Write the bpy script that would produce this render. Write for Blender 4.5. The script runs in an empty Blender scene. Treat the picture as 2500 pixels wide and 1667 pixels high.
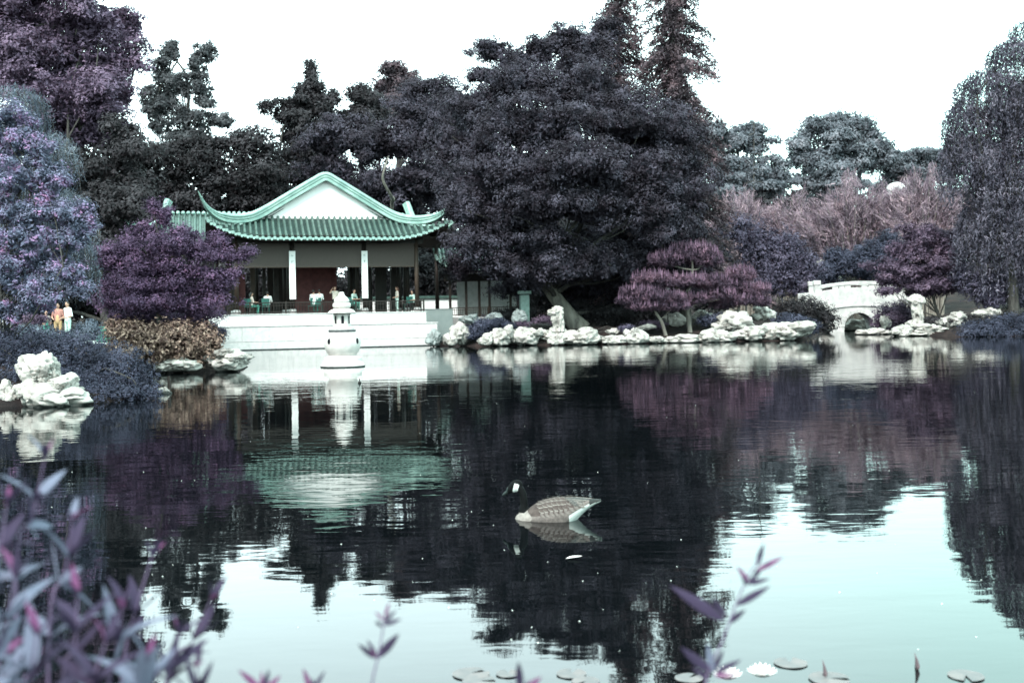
import bpy, bmesh, math, random
import numpy as np
from mathutils import Vector, Matrix, noise

SC = bpy.context.scene
COL = SC.collection
R = math.radians

# ------------------------------------------------------------------ camera, sky, sun, exposure
FOC, CX, HY, ROLL, CAMH = 2600.0, 1250.0, 762.0, 0.018, 1.88
cam = bpy.data.cameras.new('camera')
cam.sensor_width = 36.0
cam.lens = FOC / 2500.0 * 36.0
cam.shift_y = -(833.5 - HY) / 2500.0
cam.clip_start, cam.clip_end = 0.05, 3000.0
cam.dof.use_dof = True
cam.dof.focus_distance = 17.0
cam.dof.aperture_fstop = 2.1
co = bpy.data.objects.new('camera', cam)
COL.objects.link(co)
co.location = (0, 0, CAMH)
co.rotation_euler = (Matrix.Rotation(R(90), 3, 'X') @ Matrix.Rotation(-ROLL, 3, 'Z')).to_euler()
SC.camera = co

SUN_EL, SUN_AZ = R(48), R(200)
W = bpy.data.worlds.new('World')
SC.world = W
W.use_nodes = True
nt = W.node_tree
nt.nodes.clear()
n_out = nt.nodes.new('ShaderNodeOutputWorld')
n_bg = nt.nodes.new('ShaderNodeBackground')
n_sky = nt.nodes.new('ShaderNodeTexSky')
n_sky.sky_type = 'NISHITA'
n_sky.sun_disc = False
n_sky.sun_elevation = SUN_EL
n_sky.sun_rotation = SUN_AZ
n_sky.dust_density = 3.0
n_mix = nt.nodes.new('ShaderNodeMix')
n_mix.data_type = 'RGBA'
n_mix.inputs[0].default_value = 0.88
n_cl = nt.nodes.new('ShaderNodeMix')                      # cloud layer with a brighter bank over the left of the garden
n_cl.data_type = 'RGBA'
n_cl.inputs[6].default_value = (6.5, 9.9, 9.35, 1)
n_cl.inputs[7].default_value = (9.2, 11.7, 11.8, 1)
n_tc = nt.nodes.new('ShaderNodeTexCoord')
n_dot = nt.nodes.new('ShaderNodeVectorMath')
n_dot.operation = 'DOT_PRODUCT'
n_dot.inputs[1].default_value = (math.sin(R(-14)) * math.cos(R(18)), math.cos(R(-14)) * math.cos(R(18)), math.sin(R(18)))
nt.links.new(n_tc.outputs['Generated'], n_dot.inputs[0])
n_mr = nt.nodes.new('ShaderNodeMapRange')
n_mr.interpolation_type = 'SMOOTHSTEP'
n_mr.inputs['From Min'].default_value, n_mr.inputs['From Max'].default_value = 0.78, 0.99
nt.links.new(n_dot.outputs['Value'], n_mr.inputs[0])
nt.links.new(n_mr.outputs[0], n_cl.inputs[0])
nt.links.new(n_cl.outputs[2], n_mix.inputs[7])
n_bg.inputs[1].default_value = 0.13
nt.links.new(n_sky.outputs[0], n_mix.inputs[6])
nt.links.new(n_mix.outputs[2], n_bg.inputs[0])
nt.links.new(n_bg.outputs[0], n_out.inputs[0])

sun = bpy.data.lights.new('sun', 'SUN')
sun.energy = 1.5
sun.angle = R(18)
sun.color = (1.0, 0.96, 0.93)
so = bpy.data.objects.new('sun', sun)
COL.objects.link(so)
sd = Vector((math.sin(SUN_AZ) * math.cos(SUN_EL), math.cos(SUN_AZ) * math.cos(SUN_EL), math.sin(SUN_EL)))
so.rotation_euler = sd.to_track_quat('Z', 'Y').to_euler()
so.location = (0, 0, 60)

SC.view_settings.view_transform = 'Standard'
SC.view_settings.look = 'None'
SC.view_settings.exposure = 1.7
SC.view_settings.gamma = 1.0
SC.view_settings.use_curve_mapping = False
SC.cycles.max_bounces = 6
SC.cycles.diffuse_bounces = 1
SC.cycles.glossy_bounces = 3
SC.cycles.transmission_bounces = 3
SC.cycles.transparent_max_bounces = 4
SC.cycles.caustics_reflective = False
SC.cycles.caustics_refractive = False
SC.cycles.use_denoising = True

K = 2500.0 / 2352.0


def P(px, py, d):
    """a place in the garden seen in the direction of photograph pixel px, py at d metres away"""
    a, b = px - CX, HY - py
    c, s = math.cos(ROLL), math.sin(ROLL)
    return Vector(((a * c + b * s) / FOC * d, d, CAMH + (b * c - a * s) / FOC * d))


def S(px, d):
    return px / FOC * d


# ------------------------------------------------------------------ materials
MATS = {}


def mat(name, c1, c2=None, scale=4.0, rough=0.7, spec=0.3, bump=0.0, bscale=None, stretch=(1, 1, 1), detail=4.0,
        lo=0.35, hi=0.65, metal=0.0):
    if name in MATS:
        return MATS[name]
    m = bpy.data.materials.new(name)
    m.use_nodes = True
    t = m.node_tree
    b = t.nodes['Principled BSDF']
    b.inputs['Roughness'].default_value = rough
    b.inputs['Specular IOR Level'].default_value = spec
    b.inputs['Metallic'].default_value = metal
    if c2 is None:
        c2 = tuple(x * 0.82 for x in c1)
    tc = t.nodes.new('ShaderNodeTexCoord')
    mp = t.nodes.new('ShaderNodeMapping')
    mp.inputs['Scale'].default_value = stretch
    t.links.new(tc.outputs['Object'], mp.inputs[0])
    nz = t.nodes.new('ShaderNodeTexNoise')
    nz.inputs['Scale'].default_value = scale
    nz.inputs['Detail'].default_value = detail
    nz.inputs['Roughness'].default_value = 0.6
    t.links.new(mp.outputs[0], nz.inputs['Vector'])
    cr = t.nodes.new('ShaderNodeValToRGB')
    cr.color_ramp.elements[0].position, cr.color_ramp.elements[1].position = lo, hi
    cr.color_ramp.elements[0].color = (*c2, 1)
    cr.color_ramp.elements[1].color = (*c1, 1)
    t.links.new(nz.outputs[0], cr.inputs[0])
    t.links.new(cr.outputs[0], b.inputs['Base Color'])
    if bump:
        n2 = t.nodes.new('ShaderNodeTexNoise')
        n2.inputs['Scale'].default_value = bscale or scale * 3
        n2.inputs['Detail'].default_value = 5
        t.links.new(mp.outputs[0], n2.inputs['Vector'])
        bp = t.nodes.new('ShaderNodeBump')
        bp.inputs['Strength'].default_value = 1.0
        bp.inputs['Distance'].default_value = bump
        t.links.new(n2.outputs[0], bp.inputs['Height'])
        t.links.new(bp.outputs[0], b.inputs['Normal'])
    MATS[name] = m
    return m


def leafmat(name, cols, trans=0.12, rough=0.75, spec=0.12, k=0.92, sat=0.85, island=False):
    """foliage: tone per leaf, or noise patches that put crown shade into the colour"""
    if name in MATS:
        return MATS[name]
    cols = [tuple(k * (sat * x + (1 - sat) * sum(c) / 3) for x in c) for c in cols]
    cols = [(min(1, c[0] * 1.12), c[1], c[2]) for c in cols]
    if not island:
        cols = [tuple(x * 0.45 for x in cols[0])] + [tuple(x * 0.8 for x in cols[0])] + cols[1:]  # low end darkened further: deep foliage shade painted into the leaf colour
    m = bpy.data.materials.new(name)
    m.use_nodes = True
    t = m.node_tree
    b = t.nodes['Principled BSDF']
    b.inputs['Roughness'].default_value = rough
    b.inputs['Specular IOR Level'].default_value = spec
    if island:
        g = t.nodes.new('ShaderNodeNewGeometry')
    else:
        g = t.nodes.new('ShaderNodeAttribute')
        g.attribute_name = 'tone'
    cr = t.nodes.new('ShaderNodeValToRGB')
    el = cr.color_ramp.elements
    el[0].position, el[0].color = 0.0, (*cols[0], 1)
    el[1].position, el[1].color = 1.0, (*cols[-1], 1)
    for i, c in enumerate(cols[1:-1]):
        e = el.new((i + 1) / (len(cols) - 1))
        e.color = (*c, 1)
    t.links.new(g.outputs['Random Per Island' if island else 'Fac'], cr.inputs[0])
    t.links.new(cr.outputs[0], b.inputs['Base Color'])
    tr = t.nodes.new('ShaderNodeBsdfTranslucent')
    t.links.new(cr.outputs[0], tr.inputs[0])
    mx = t.nodes.new('ShaderNodeMixShader')
    mx.inputs[0].default_value = trans
    t.links.new(b.outputs[0], mx.inputs[1])
    t.links.new(tr.outputs[0], mx.inputs[2])
    t.links.new(mx.outputs[0], t.nodes['Material Output'].inputs[0])
    MATS[name] = m
    return m


# ------------------------------------------------------------------ object helpers
def tag(o, label=None, cat=None, group=None, kind=None):
    if label:
        o['label'] = label
    if cat:
        o['category'] = cat
    if group:
        o['group'] = group
    if kind:
        o['kind'] = kind
    return o


def empty(name, loc=(0, 0, 0), rz=0.0):
    o = bpy.data.objects.new(name, None)
    o.empty_display_size = 0.2
    COL.objects.link(o)
    o.location = loc
    o.rotation_euler = (0, 0, rz)
    return o


def link(name, me, parent=None, loc=None):
    o = bpy.data.objects.new(name, me)
    COL.objects.link(o)
    if parent is not None:
        o.parent = parent
    if loc is not None:
        o.location = loc
    return o


class MB:
    """collects shapes and links them as one mesh object"""

    def __init__(self):
        self.v, self.f, self.m = [], [], []

    def add(self, V, F, mi=0):
        b = len(self.v)
        self.v += [tuple(p) for p in V]
        self.f += [tuple(b + i for i in f) for f in F]
        self.m += [mi] * len(F)
        return self

    def box(self, c, s, rz=0.0, mi=0):
        x, y, z = s[0] / 2, s[1] / 2, s[2] / 2
        cr, sr = math.cos(rz), math.sin(rz)
        V = []
        for k in (-z, z):
            for (a, b) in ((-x, -y), (x, -y), (x, y), (-x, y)):
                V.append((c[0] + a * cr - b * sr, c[1] + a * sr + b * cr, c[2] + k))
        return self.add(V, [(0, 3, 2, 1), (4, 5, 6, 7), (0, 1, 5, 4), (1, 2, 6, 5), (2, 3, 7, 6), (3, 0, 4, 7)], mi)

    def tube(self, path, rad, n=8, caps=True, mi=0, flat=1.0):
        path = [Vector(p) for p in path]
        if not hasattr(rad, '__len__'):
            rad = [rad] * len(path)
        V, F = [], []
        prev = None
        for i, p in enumerate(path):
            t = (path[min(i + 1, len(path) - 1)] - path[max(i - 1, 0)]).normalized()
            if prev is None:
                a = Vector((1, 0, 0)) if abs(t.x) < 0.8 else Vector((0, 1, 0))
                s = t.cross(a).normalized()
            else:
                s = (prev - t * prev.dot(t)).normalized()
            prev = s
            b = t.cross(s)
            for k in range(n):
                a = 2 * math.pi * k / n
                V.append(p + (s * math.cos(a) + b * math.sin(a) * flat) * rad[i])
        for i in range(len(path) - 1):
            for k in range(n):
                k2 = (k + 1) % n
                F.append((i * n + k, i * n + k2, (i + 1) * n + k2, (i + 1) * n + k))
        if caps:
            F.append(tuple(range(n - 1, -1, -1)))
            F.append(tuple((len(path) - 1) * n + k for k in range(n)))
        return self.add(V, F, mi)

    def lathe(self, prof, c=(0, 0, 0), n=24, mi=0):
        V, F = [], []
        for (r, z) in prof:
            for k in range(n):
                a = 2 * math.pi * k / n
                V.append((c[0] + r * math.cos(a), c[1] + r * math.sin(a), c[2] + z))
        for i in range(len(prof) - 1):
            for k in range(n):
                k2 = (k + 1) % n
                F.append((i * n + k, i * n + k2, (i + 1) * n + k2, (i + 1) * n + k))
        F.append(tuple(range(n - 1, -1, -1)))
        F.append(tuple((len(prof) - 1) * n + k for k in range(n)))
        return self.add(V, F, mi)

    def prism(self, poly, y0, y1, mi=0):
        """polygon in x, z extruded along y"""
        n = len(poly)
        V = [(x, y0, z) for x, z in poly] + [(x, y1, z) for x, z in poly]
        F = [tuple(range(n)), tuple(range(2 * n - 1, n - 1, -1))]
        for k in range(n):
            k2 = (k + 1) % n
            F.append((k, k + n, k2 + n, k2))
        return self.add(V, F, mi)

    def sweep(self, path, prof, scale=None, mi=0):
        """closed profile (side, up) carried along a path"""
        path = [Vector(p) for p in path]
        n = len(prof)
        V, F = [], []
        for i, p in enumerate(path):
            t = (path[min(i + 1, len(path) - 1)] - path[max(i - 1, 0)]).normalized()
            s = t.cross(Vector((0, 0, 1)))
            s = s.normalized() if s.length > 1e-4 else Vector((0, -1, 0))
            b = s.cross(t)
            k = scale[i] if scale else 1.0
            for (a, h) in prof:
                V.append(p + s * a * k + b * h * k)
        for i in range(len(path) - 1):
            for k in range(n):
                k2 = (k + 1) % n
                F.append((i * n + k, i * n + k2, (i + 1) * n + k2, (i + 1) * n + k))
        F.append(tuple(range(n - 1, -1, -1)))
        F.append(tuple((len(path) - 1) * n + k for k in range(n)))
        return self.add(V, F, mi)

    def ellipsoid(self, c, r, n=14, m=8, mi=0, rot=None):
        V, F = [], []
        for i in range(m + 1):
            th = math.pi * i / m
            th = min(max(th, 0.02), math.pi - 0.02)
            for k in range(n):
                a = 2 * math.pi * k / n
                v = Vector((r[0] * math.sin(th) * math.cos(a), r[1] * math.sin(th) * math.sin(a), r[2] * math.cos(th)))
                if rot is not None:
                    v = rot @ v
                V.append(Vector(c) + v)
        for i in range(m):
            for k in range(n):
                k2 = (k + 1) % n
                F.append((i * n + k, (i + 1) * n + k, (i + 1) * n + k2, i * n + k2))
        F.append(tuple(range(n)))
        F.append(tuple(m * n + k for k in range(n - 1, -1, -1)))
        return self.add(V, F, mi)

    def mesh(self, name, mats, origin=None, smooth=False):
        V = self.v
        if origin is not None:
            o = origin
            V = [(x - o[0], y - o[1], z - o[2]) for x, y, z in V]
        me = bpy.data.meshes.new(name)
        me.from_pydata([tuple(p) for p in V], [], self.f)
        for m in (mats if isinstance(mats, (list, tuple)) else [mats]):
            me.materials.append(m)
        me.polygons.foreach_set('material_index', self.m)
        if smooth:
            me.polygons.foreach_set('use_smooth', [True] * len(self.f))
        me.update()
        return me

    def build(self, name, mats, parent=None, origin=None, smooth=False, bevel=0.0, loc=None):
        o = link(name, self.mesh(name, mats, origin, smooth), parent, loc)
        if bevel:
            b = o.modifiers.new('bevel', 'BEVEL')
            b.width = bevel
            b.segments = 2
            b.limit_method = 'ANGLE'
        return o


def spline(pts, n=8):
    """Catmull-Rom through points of any dimension"""
    pts = [np.array(p, float) for p in pts]
    ext = [2 * pts[0] - pts[1]] + pts + [2 * pts[-1] - pts[-2]]
    out = []
    for i in range(1, len(ext) - 2):
        p0, p1, p2, p3 = ext[i - 1], ext[i], ext[i + 1], ext[i + 2]
        for k in range(n):
            t = k / n
            out.append(0.5 * ((2 * p1) + (-p0 + p2) * t + (2 * p0 - 5 * p1 + 4 * p2 - p3) * t * t
                              + (-p0 + 3 * p1 - 3 * p2 + p3) * t ** 3))
    out.append(pts[-1])
    return out


def fuse(mb, voxel):
    """joins overlapping solids into one continuous skin"""
    me = mb.mesh('tmp', [])
    o = bpy.data.objects.new('tmp', me)
    COL.objects.link(o)
    r = o.modifiers.new('r', 'REMESH')
    r.mode = 'VOXEL'
    r.voxel_size = voxel
    s = o.modifiers.new('s', 'SMOOTH')
    s.iterations = 3
    s.factor = 0.5
    dg = bpy.context.evaluated_depsgraph_get()
    dg.update()
    out = bpy.data.meshes.new_from_object(o.evaluated_get(dg))
    bpy.data.objects.remove(o)
    out.polygons.foreach_set('use_smooth', [True] * len(out.polygons))
    return out


# ------------------------------------------------------------------ leaves in bulk
def quad_mesh(name, V, mats, midx=None, freq=1.1, rnd=0.07, amp=0.8):
    n, k = V.shape[:2]
    me = bpy.data.meshes.new(name)
    me.vertices.add(n * k)
    me.vertices.foreach_set('co', V.astype(np.float32).ravel())
    me.loops.add(n * k)
    me.loops.foreach_set('vertex_index', np.arange(n * k, dtype=np.int32))
    me.polygons.add(n)
    me.polygons.foreach_set('loop_start', np.arange(0, n * k, k, dtype=np.int32))
    if midx is not None:
        me.polygons.foreach_set('material_index', midx.astype(np.int32))
    for m in (mats if isinstance(mats, (list, tuple)) else [mats]):
        me.materials.append(m)
    c = V.mean(1)
    t = 0.5 + amp * pnoise(c * freq + 31.7) + amp * 0.6 * pnoise(c * freq * 2.7 + 7.3) + rnd * np.random.default_rng(n).normal(size=n)
    a = me.attributes.new('tone', 'FLOAT', 'FACE')  # mask for the shade patches painted into the leaf colours
    a.data.foreach_set('value', np.clip(t, 0, 1).astype(np.float32))
    me.update()
    return me


def unit(a):
    return a / np.maximum(np.linalg.norm(a, axis=1, keepdims=True), 1e-9)


def leaf_quads(p, nrm, ln, wd, rng, axis=None, droop=0.0, tri=True):
    """rhombic leaves around centres p with face normals nrm; axis: preferred long direction"""
    n = len(p)
    nrm = unit(nrm)
    if axis is None:
        axis = rng.normal(size=(n, 3))
    t = axis - nrm * np.sum(axis * nrm, axis=1, keepdims=True)
    t = unit(t + 1e-6)
    b = np.cross(nrm, t)
    L = (np.asarray(ln) * np.ones(n))[:, None] * 0.5
    Wd = (np.asarray(wd) * np.ones(n))[:, None] * 0.5
    dz = np.array([[0, 0, -1.0]]) * droop * L
    if tri:
        V = np.empty((n, 3, 3))
        V[:, 0] = p - t * L + b * Wd
        V[:, 1] = p + t * L + dz
        V[:, 2] = p - t * L - b * Wd
        return V
    V = np.empty((n, 4, 3))
    V[:, 0] = p - t * L
    V[:, 1] = p + b * Wd - nrm * Wd * 0.25
    V[:, 2] = p + t * L + dz
    V[:, 3] = p - b * Wd - nrm * Wd * 0.25
    return V


def lobe_world(lobes, d):
    """lobes given as (x, y, rx, ry, dd[, depth radius]) on the photograph at d + dd metres"""
    out = []
    for L in lobes:
        x, y, rx, ry = L[0] * K, L[1] * K, L[2] * K, L[3] * K
        dd = L[4] if len(L) > 4 else 0.0
        c = P(x, y, d + dd)
        a, h = S(rx, d + dd), S(ry, d + dd)
        rd = L[5] if len(L) > 5 else 0.75 * a
        out.append((np.array(c), np.array((a, rd, h))))
    return out


def crown(lobes, rng, clumps, per, rc, leaf, asp=0.5, flat=0.6, up=0.5, inner=0.15, isz=2.0, shell=0.3, jit=0.7, under=0.3, tri=True, bough=0):
    """leaf clumps scattered over the shells of ellipsoid lobes; returns quads"""
    subs = []
    for c, r in lobes:                               # boughs: smaller masses standing out of each lobe
        k = bough if bough else 0
        dirs = unit(rng.normal(size=(k * 4, 3)))
        keep = (rng.random(k * 4) < np.where(dirs[:, 2] < -0.3, 0.4, 1.0)) & (rng.random(k * 4) < np.where(dirs[:, 1] > 0.4, 0.35, 1.0))
        for q in dirs[keep][:k]:
            f = 0.24 + 0.26 * rng.random()
            subs.append((c + q * r * (0.70 + 0.42 * rng.random()), r * f * np.array([1.15, 1.15, 0.85])))
        if not k:
            subs.append((c, r))
    wts = np.array([r[0] * r[2] for c, r in subs])
    cnt = np.maximum((clumps * wts / wts.sum()).astype(int), 3)
    Ps, Ns, Ls = [], [], []
    for (c, r), k in zip(subs, cnt):
        dirs = unit(rng.normal(size=(k * 3 + 6, 3)))
        n_ = len(dirs)
        keep = (rng.random(n_) < np.where(dirs[:, 2] < -0.1, under, 1.0)) & \
               (rng.random(n_) < np.where(dirs[:, 1] > 0.3, 0.45, 1.0))
        dirs = dirs[keep][:k]
        rad = 1.0 - shell * rng.random(len(dirs)) ** 1.5 + rng.normal(size=len(dirs)) * 0.13
        cc = c + dirs * r * rad[:, None]
        sz = rc * (0.5 + 0.9 * rng.random(len(dirs)))
        m = np.repeat(np.arange(len(dirs)), per)
        g = rng.normal(size=(len(m), 3))
        g = unit(g) * (rng.random(len(m)) ** 0.45)[:, None]
        g[:, 2] *= flat
        p = cc[m] + g * sz[m][:, None]
        nn = dirs[m] * 0.6 + unit(g) * 0.9 + rng.normal(size=p.shape) * jit * 0.38
        nn[:, 2] += up
        Ps.append(p)
        Ns.append(nn)
        Ls.append(leaf * (0.65 + 0.7 * rng.random(len(p))))
    tot = sum(len(x) for x in Ps) * inner
    w0 = np.array([r[0] * r[2] for c, r in lobes])
    for (c, r), f in zip(lobes, w0 / w0.sum()):      # the twiggy, leafy inside
        q = int(tot * f)
        g = unit(rng.normal(size=(q, 3))) * (rng.random(q) ** 0.4)[:, None] * 0.78
        Ps.append(c + g * r)
        Ns.append(rng.normal(size=(q, 3)))
        Ls.append(leaf * isz * (0.7 + 0.6 * rng.random(q)))
    p, nn, l = np.concatenate(Ps), np.concatenate(Ns), np.concatenate(Ls)
    return leaf_quads(p, nn, l, l * asp, rng, tri=tri)


def limb(mb, a, b, r0, r1, rng, n=6, bend=0.12, seg=5):
    a, b = np.array(a, float), np.array(b, float)
    L = np.linalg.norm(b - a)
    off = rng.normal(size=3) * L * bend
    pts, rr = [], []
    for i in range(seg + 1):
        t = i / seg
        pts.append(a + (b - a) * t + off * math.sin(math.pi * t) + (rng.normal(size=3) * L * 0.02 if 0 < i < seg else 0))
        rr.append(r0 + (r1 - r0) * t)
    mb.tube(pts, rr, n=n, caps=False)
    return pts


# ------------------------------------------------------------------ ground, water, path
LAKE = [(-22, 3.4), (-6, 3.2), (0, 3.1), (8, 3.3), (22, 6), (30, 20), (33, 40), (30, 57), (28.3, 59.8), (26, 62.2),
        (24.6, 63.8), (24.6, 66), (26.2, 71), (27.4, 78), (30, 92), (26, 92), (23.4, 78), (21.6, 73), (18.6, 66), (17, 60.8), (15, 59.6),
        (9, 59.7), (4, 59.7), (0, 59.4), (-2.3, 59.2), (-3.2, 61), (-4.4, 66), (-18, 62), (-17.5, 56), (-14.5, 50), (-10.8, 43),
        (-9.3, 38.6), (-10.5, 37.9), (-13.2, 37), (-12.6, 32), (-9.6, 27.8), (-8.5, 25.6), (-9.2, 23.8), (-11, 23.1), (-16, 22), (-20, 14)]


def lake_dist(X, Y):
    """distance to the lake's edge, positive on land"""
    X, Y = np.asarray(X, float), np.asarray(Y, float)
    best = np.full(X.shape, 1e9)
    ins = np.zeros(X.shape, bool)
    n = len(LAKE)
    for i in range(n):
        x0, y0 = LAKE[i]
        x1, y1 = LAKE[(i + 1) % n]
        dx, dy = x1 - x0, y1 - y0
        t = np.clip(((X - x0) * dx + (Y - y0) * dy) / (dx * dx + dy * dy), 0, 1)
        best = np.minimum(best, np.hypot(X - x0 - t * dx, Y - y0 - t * dy))
        if dy != 0:
            ins ^= ((y0 > Y) != (y1 > Y)) & (X < dx * (Y - y0) / dy + x0)
    return np.where(ins, -best, best)


def sstep(a, b, x):
    t = np.clip((x - a) / (b - a), 0, 1)
    return t * t * (3 - 2 * t)


def ground_z(X, Y):
    X, Y = np.asarray(X, float), np.asarray(Y, float)
    D = lake_dist(X, Y)
    z = np.where(D < 0, np.maximum(-1.2, D * 0.7), 0.5 * sstep(0, 0.9, D) + 0.45 * sstep(0.8, 5, D))
    z = z - 0.12
    hill = np.clip(D - 6, 0, 45) * 0.12 * sstep(6, 16, X) * sstep(40, 62, Y)
    z = z + hill + np.clip(D - 10, 0, 60) * 0.02
    z = z - 0.45 * sstep(8, 3, Y) * (D > 0)
    z = z + (0.06 * np.sin(X * 1.3 + Y * 0.7) + 0.05 * np.sin(X * 0.5 - Y * 1.1)) * (D > 0.6)
    return z


def gz(x, y):
    return float(ground_z(np.array([x]), np.array([y]))[0])


def build_ground():
    xs = np.concatenate([-np.geomspace(46, 900, 26)[::-1], np.arange(-45, 45.1, 0.75), np.geomspace(46, 900, 26)])
    ys = np.concatenate([-np.geomspace(6, 300, 14)[::-1], np.arange(-5, 110, 0.75), np.geomspace(111, 1200, 26)])
    X, Y = np.meshgrid(xs, ys)
    Z = ground_z(X, Y)
    V = np.stack([X, Y, Z], -1).reshape(-1, 3)
    nx, ny = len(xs), len(ys)
    i, j = np.meshgrid(np.arange(nx - 1), np.arange(ny - 1))
    a = (j * nx + i).ravel()
    F = np.stack([a, a + 1, a + nx + 1, a + nx], -1)
    me = bpy.data.meshes.new('ground')
    me.from_pydata(V.tolist(), [], F.tolist())
    me.polygons.foreach_set('use_smooth', [True] * len(F))
    me.materials.append(mat('mulch', (0.034, 0.022, 0.021), (0.010, 0.008, 0.009), scale=1.1, rough=0.95, spec=0.1, bump=0.06,
                            bscale=9, detail=8))
    tag(link('ground', me), kind='structure')


build_ground()


def water_material():
    m = bpy.data.materials.new('pond_water')
    m.use_nodes = True
    t = m.node_tree
    b = t.nodes['Principled BSDF']
    b.inputs['Base Color'].default_value = (0.0015, 0.002, 0.0025, 1)
    b.inputs['Roughness'].default_value = 0.015
    b.inputs['IOR'].default_value = 1.40
    tc = t.nodes.new('ShaderNodeTexCoord')

    def nz(sx, sy, scale, detail, rough=0.5, rot=0.0, dist=0.0):
        mp = t.nodes.new('ShaderNodeMapping')
        mp.inputs['Scale'].default_value = (sx, sy, 1)
        mp.inputs['Rotation'].default_value = (0, 0, rot)
        t.links.new(tc.outputs['Object'], mp.inputs[0])
        n = t.nodes.new('ShaderNodeTexNoise')
        n.inputs['Scale'].default_value = scale
        n.inputs['Detail'].default_value = detail
        n.inputs['Roughness'].default_value = rough
        n.inputs['Distortion'].default_value = dist
        t.links.new(mp.outputs[0], n.inputs['Vector'])
        return n

    def math_(op, a, bb):
        n = t.nodes.new('ShaderNodeMath')
        n.operation = op
        for i, x in enumerate((a, bb)):
            if isinstance(x, (int, float)):
                n.inputs[i].default_value = x
            else:
                t.links.new(x, n.inputs[i])
        return n.outputs[0]

    swell = nz(0.55, 1.0, 1.1, 2.0, 0.45, 0.1, 0.4)
    rip = nz(0.4, 1.0, 4.6, 2.0, 0.5, -0.08, 0.3)
    fine = nz(0.35, 1.0, 16.0, 2.0, 0.5, 0.15)
    wind = nz(0.10, 0.16, 1.0, 2.0, 0.5)
    wr = t.nodes.new('ShaderNodeMapRange')
    wr.inputs['From Min'].default_value, wr.inputs['From Max'].default_value = 0.38, 0.66
    wr.inputs['To Min'].default_value, wr.inputs['To Max'].default_value = 0.35, 1.0
    t.links.new(wind.outputs[0], wr.inputs[0])
    h = math_('ADD', math_('MULTIPLY', swell.outputs[0], 0.0085), math_('MULTIPLY', rip.outputs[0], 0.0036))
    h = math_('ADD', h, math_('MULTIPLY', fine.outputs[0], 0.00035))
    h = math_('MULTIPLY', h, wr.outputs[0])
    sx = t.nodes.new('ShaderNodeSeparateXYZ')          # the lee of the near bank lies calmer
    t.links.new(tc.outputs['Object'], sx.inputs[0])
    cm = t.nodes.new('ShaderNodeMapRange')
    cm.interpolation_type = 'SMOOTHSTEP'
    cm.inputs['From Min'].default_value, cm.inputs['From Max'].default_value = 4.5, 13.0
    cm.inputs['To Min'].default_value, cm.inputs['To Max'].default_value = 0.36, 1.0
    t.links.new(sx.outputs[1], cm.inputs[0])
    h = math_('MULTIPLY', h, cm.outputs[0])
    bp = t.nodes.new('ShaderNodeBump')
    bp.inputs['Strength'].default_value = 1.0
    bp.inputs['Distance'].default_value = 1.0
    t.links.new(h, bp.inputs['Height'])
    t.links.new(bp.outputs[0], b.inputs['Normal'])
    return m


mb = MB()
mb.add([(-60, -8, 0), (60, -8, 0), (60, 110, 0), (-60, 110, 0)], [(0, 1, 2, 3)])
tag(mb.build('pond_water', water_material()), kind='structure')

# the pale walk on the far left bank
pp = [(-26, 43.5), (-20, 45), (-16, 47), (-14.5, 50), (-15.5, 55)]
pv, pf = [], []
for i, q in enumerate(spline(pp, 8)):
    for s_ in (-0.9, 0.9):
        pv.append((q[0] + s_ * 0.3, q[1] + s_, max(gz(q[0], q[1] - 0.9), gz(q[0], q[1] + 0.9)) + 0.06))
for i in range(len(pv) // 2 - 1):
    pf.append((2 * i, 2 * i + 2, 2 * i + 3, 2 * i + 1))
o = MB().add(pv, pf).build('garden_path', mat('path_concrete', (0.55, 0.56, 0.56), (0.42, 0.43, 0.44), 3, 0.85))
tag(o, kind='structure')

# ------------------------------------------------------------------ pavilion
WHITE = mat('white_plaster', (0.90, 0.83, 0.82), (0.80, 0.75, 0.745), 1.5, 0.8, 0.2, bump=0.004, bscale=14)
STONE = mat('pale_granite', (0.66, 0.59, 0.585), (0.52, 0.475, 0.475), 6.0, 0.75, 0.25, bump=0.004, bscale=40, detail=8)
PAN = mat('pan_tile', (0.022, 0.042, 0.038), (0.012, 0.022, 0.020), 3, 0.6, 0.2)
TILE = mat('glazed_tile', (0.085, 0.135, 0.117), (0.036, 0.060, 0.053), 2.6, 0.42, 0.45, detail=8)
TILE_END = mat('glazed_tile_end', (0.30, 0.42, 0.385), (0.18, 0.28, 0.255), 9, 0.4, 0.5)
RIDGE = mat('ridge_glaze', (0.31, 0.43, 0.385), (0.16, 0.27, 0.24), 1.7, 0.38, 0.5, detail=8)
RIDGE2 = mat('ridge_glaze_deep', (0.09, 0.19, 0.165), (0.05, 0.12, 0.105), 2.5, 0.45, 0.45)
WOOD = mat('dark_timber', (0.030, 0.020, 0.017), (0.014, 0.010, 0.009), 3, 0.55, 0.3, stretch=(6, 6, 1))
WOOD2 = mat('brown_timber', (0.075, 0.047, 0.036), (0.04, 0.026, 0.02), 3, 0.55, 0.3, stretch=(6, 6, 1))
BLIND = mat('woven_blind', (0.125, 0.098, 0.090), (0.075, 0.060, 0.056), 30, 0.9, 0.1, bump=0.004, bscale=60, stretch=(1, 1, 5))
REDWALL = mat('red_screen', (0.21, 0.075, 0.075), (0.13, 0.05, 0.052), 3, 0.7, 0.2, detail=8)
INK = mat('ink_grey', (0.16, 0.15, 0.15), (0.09, 0.09, 0.09), 5, 0.8)
DECK = mat('deck_floor', (0.12, 0.09, 0.08), (0.08, 0.06, 0.05), 4, 0.7)
SOFFIT = mat('soffit', (0.040, 0.028, 0.024), (0.022, 0.016, 0.014), 4, 0.8)

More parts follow.
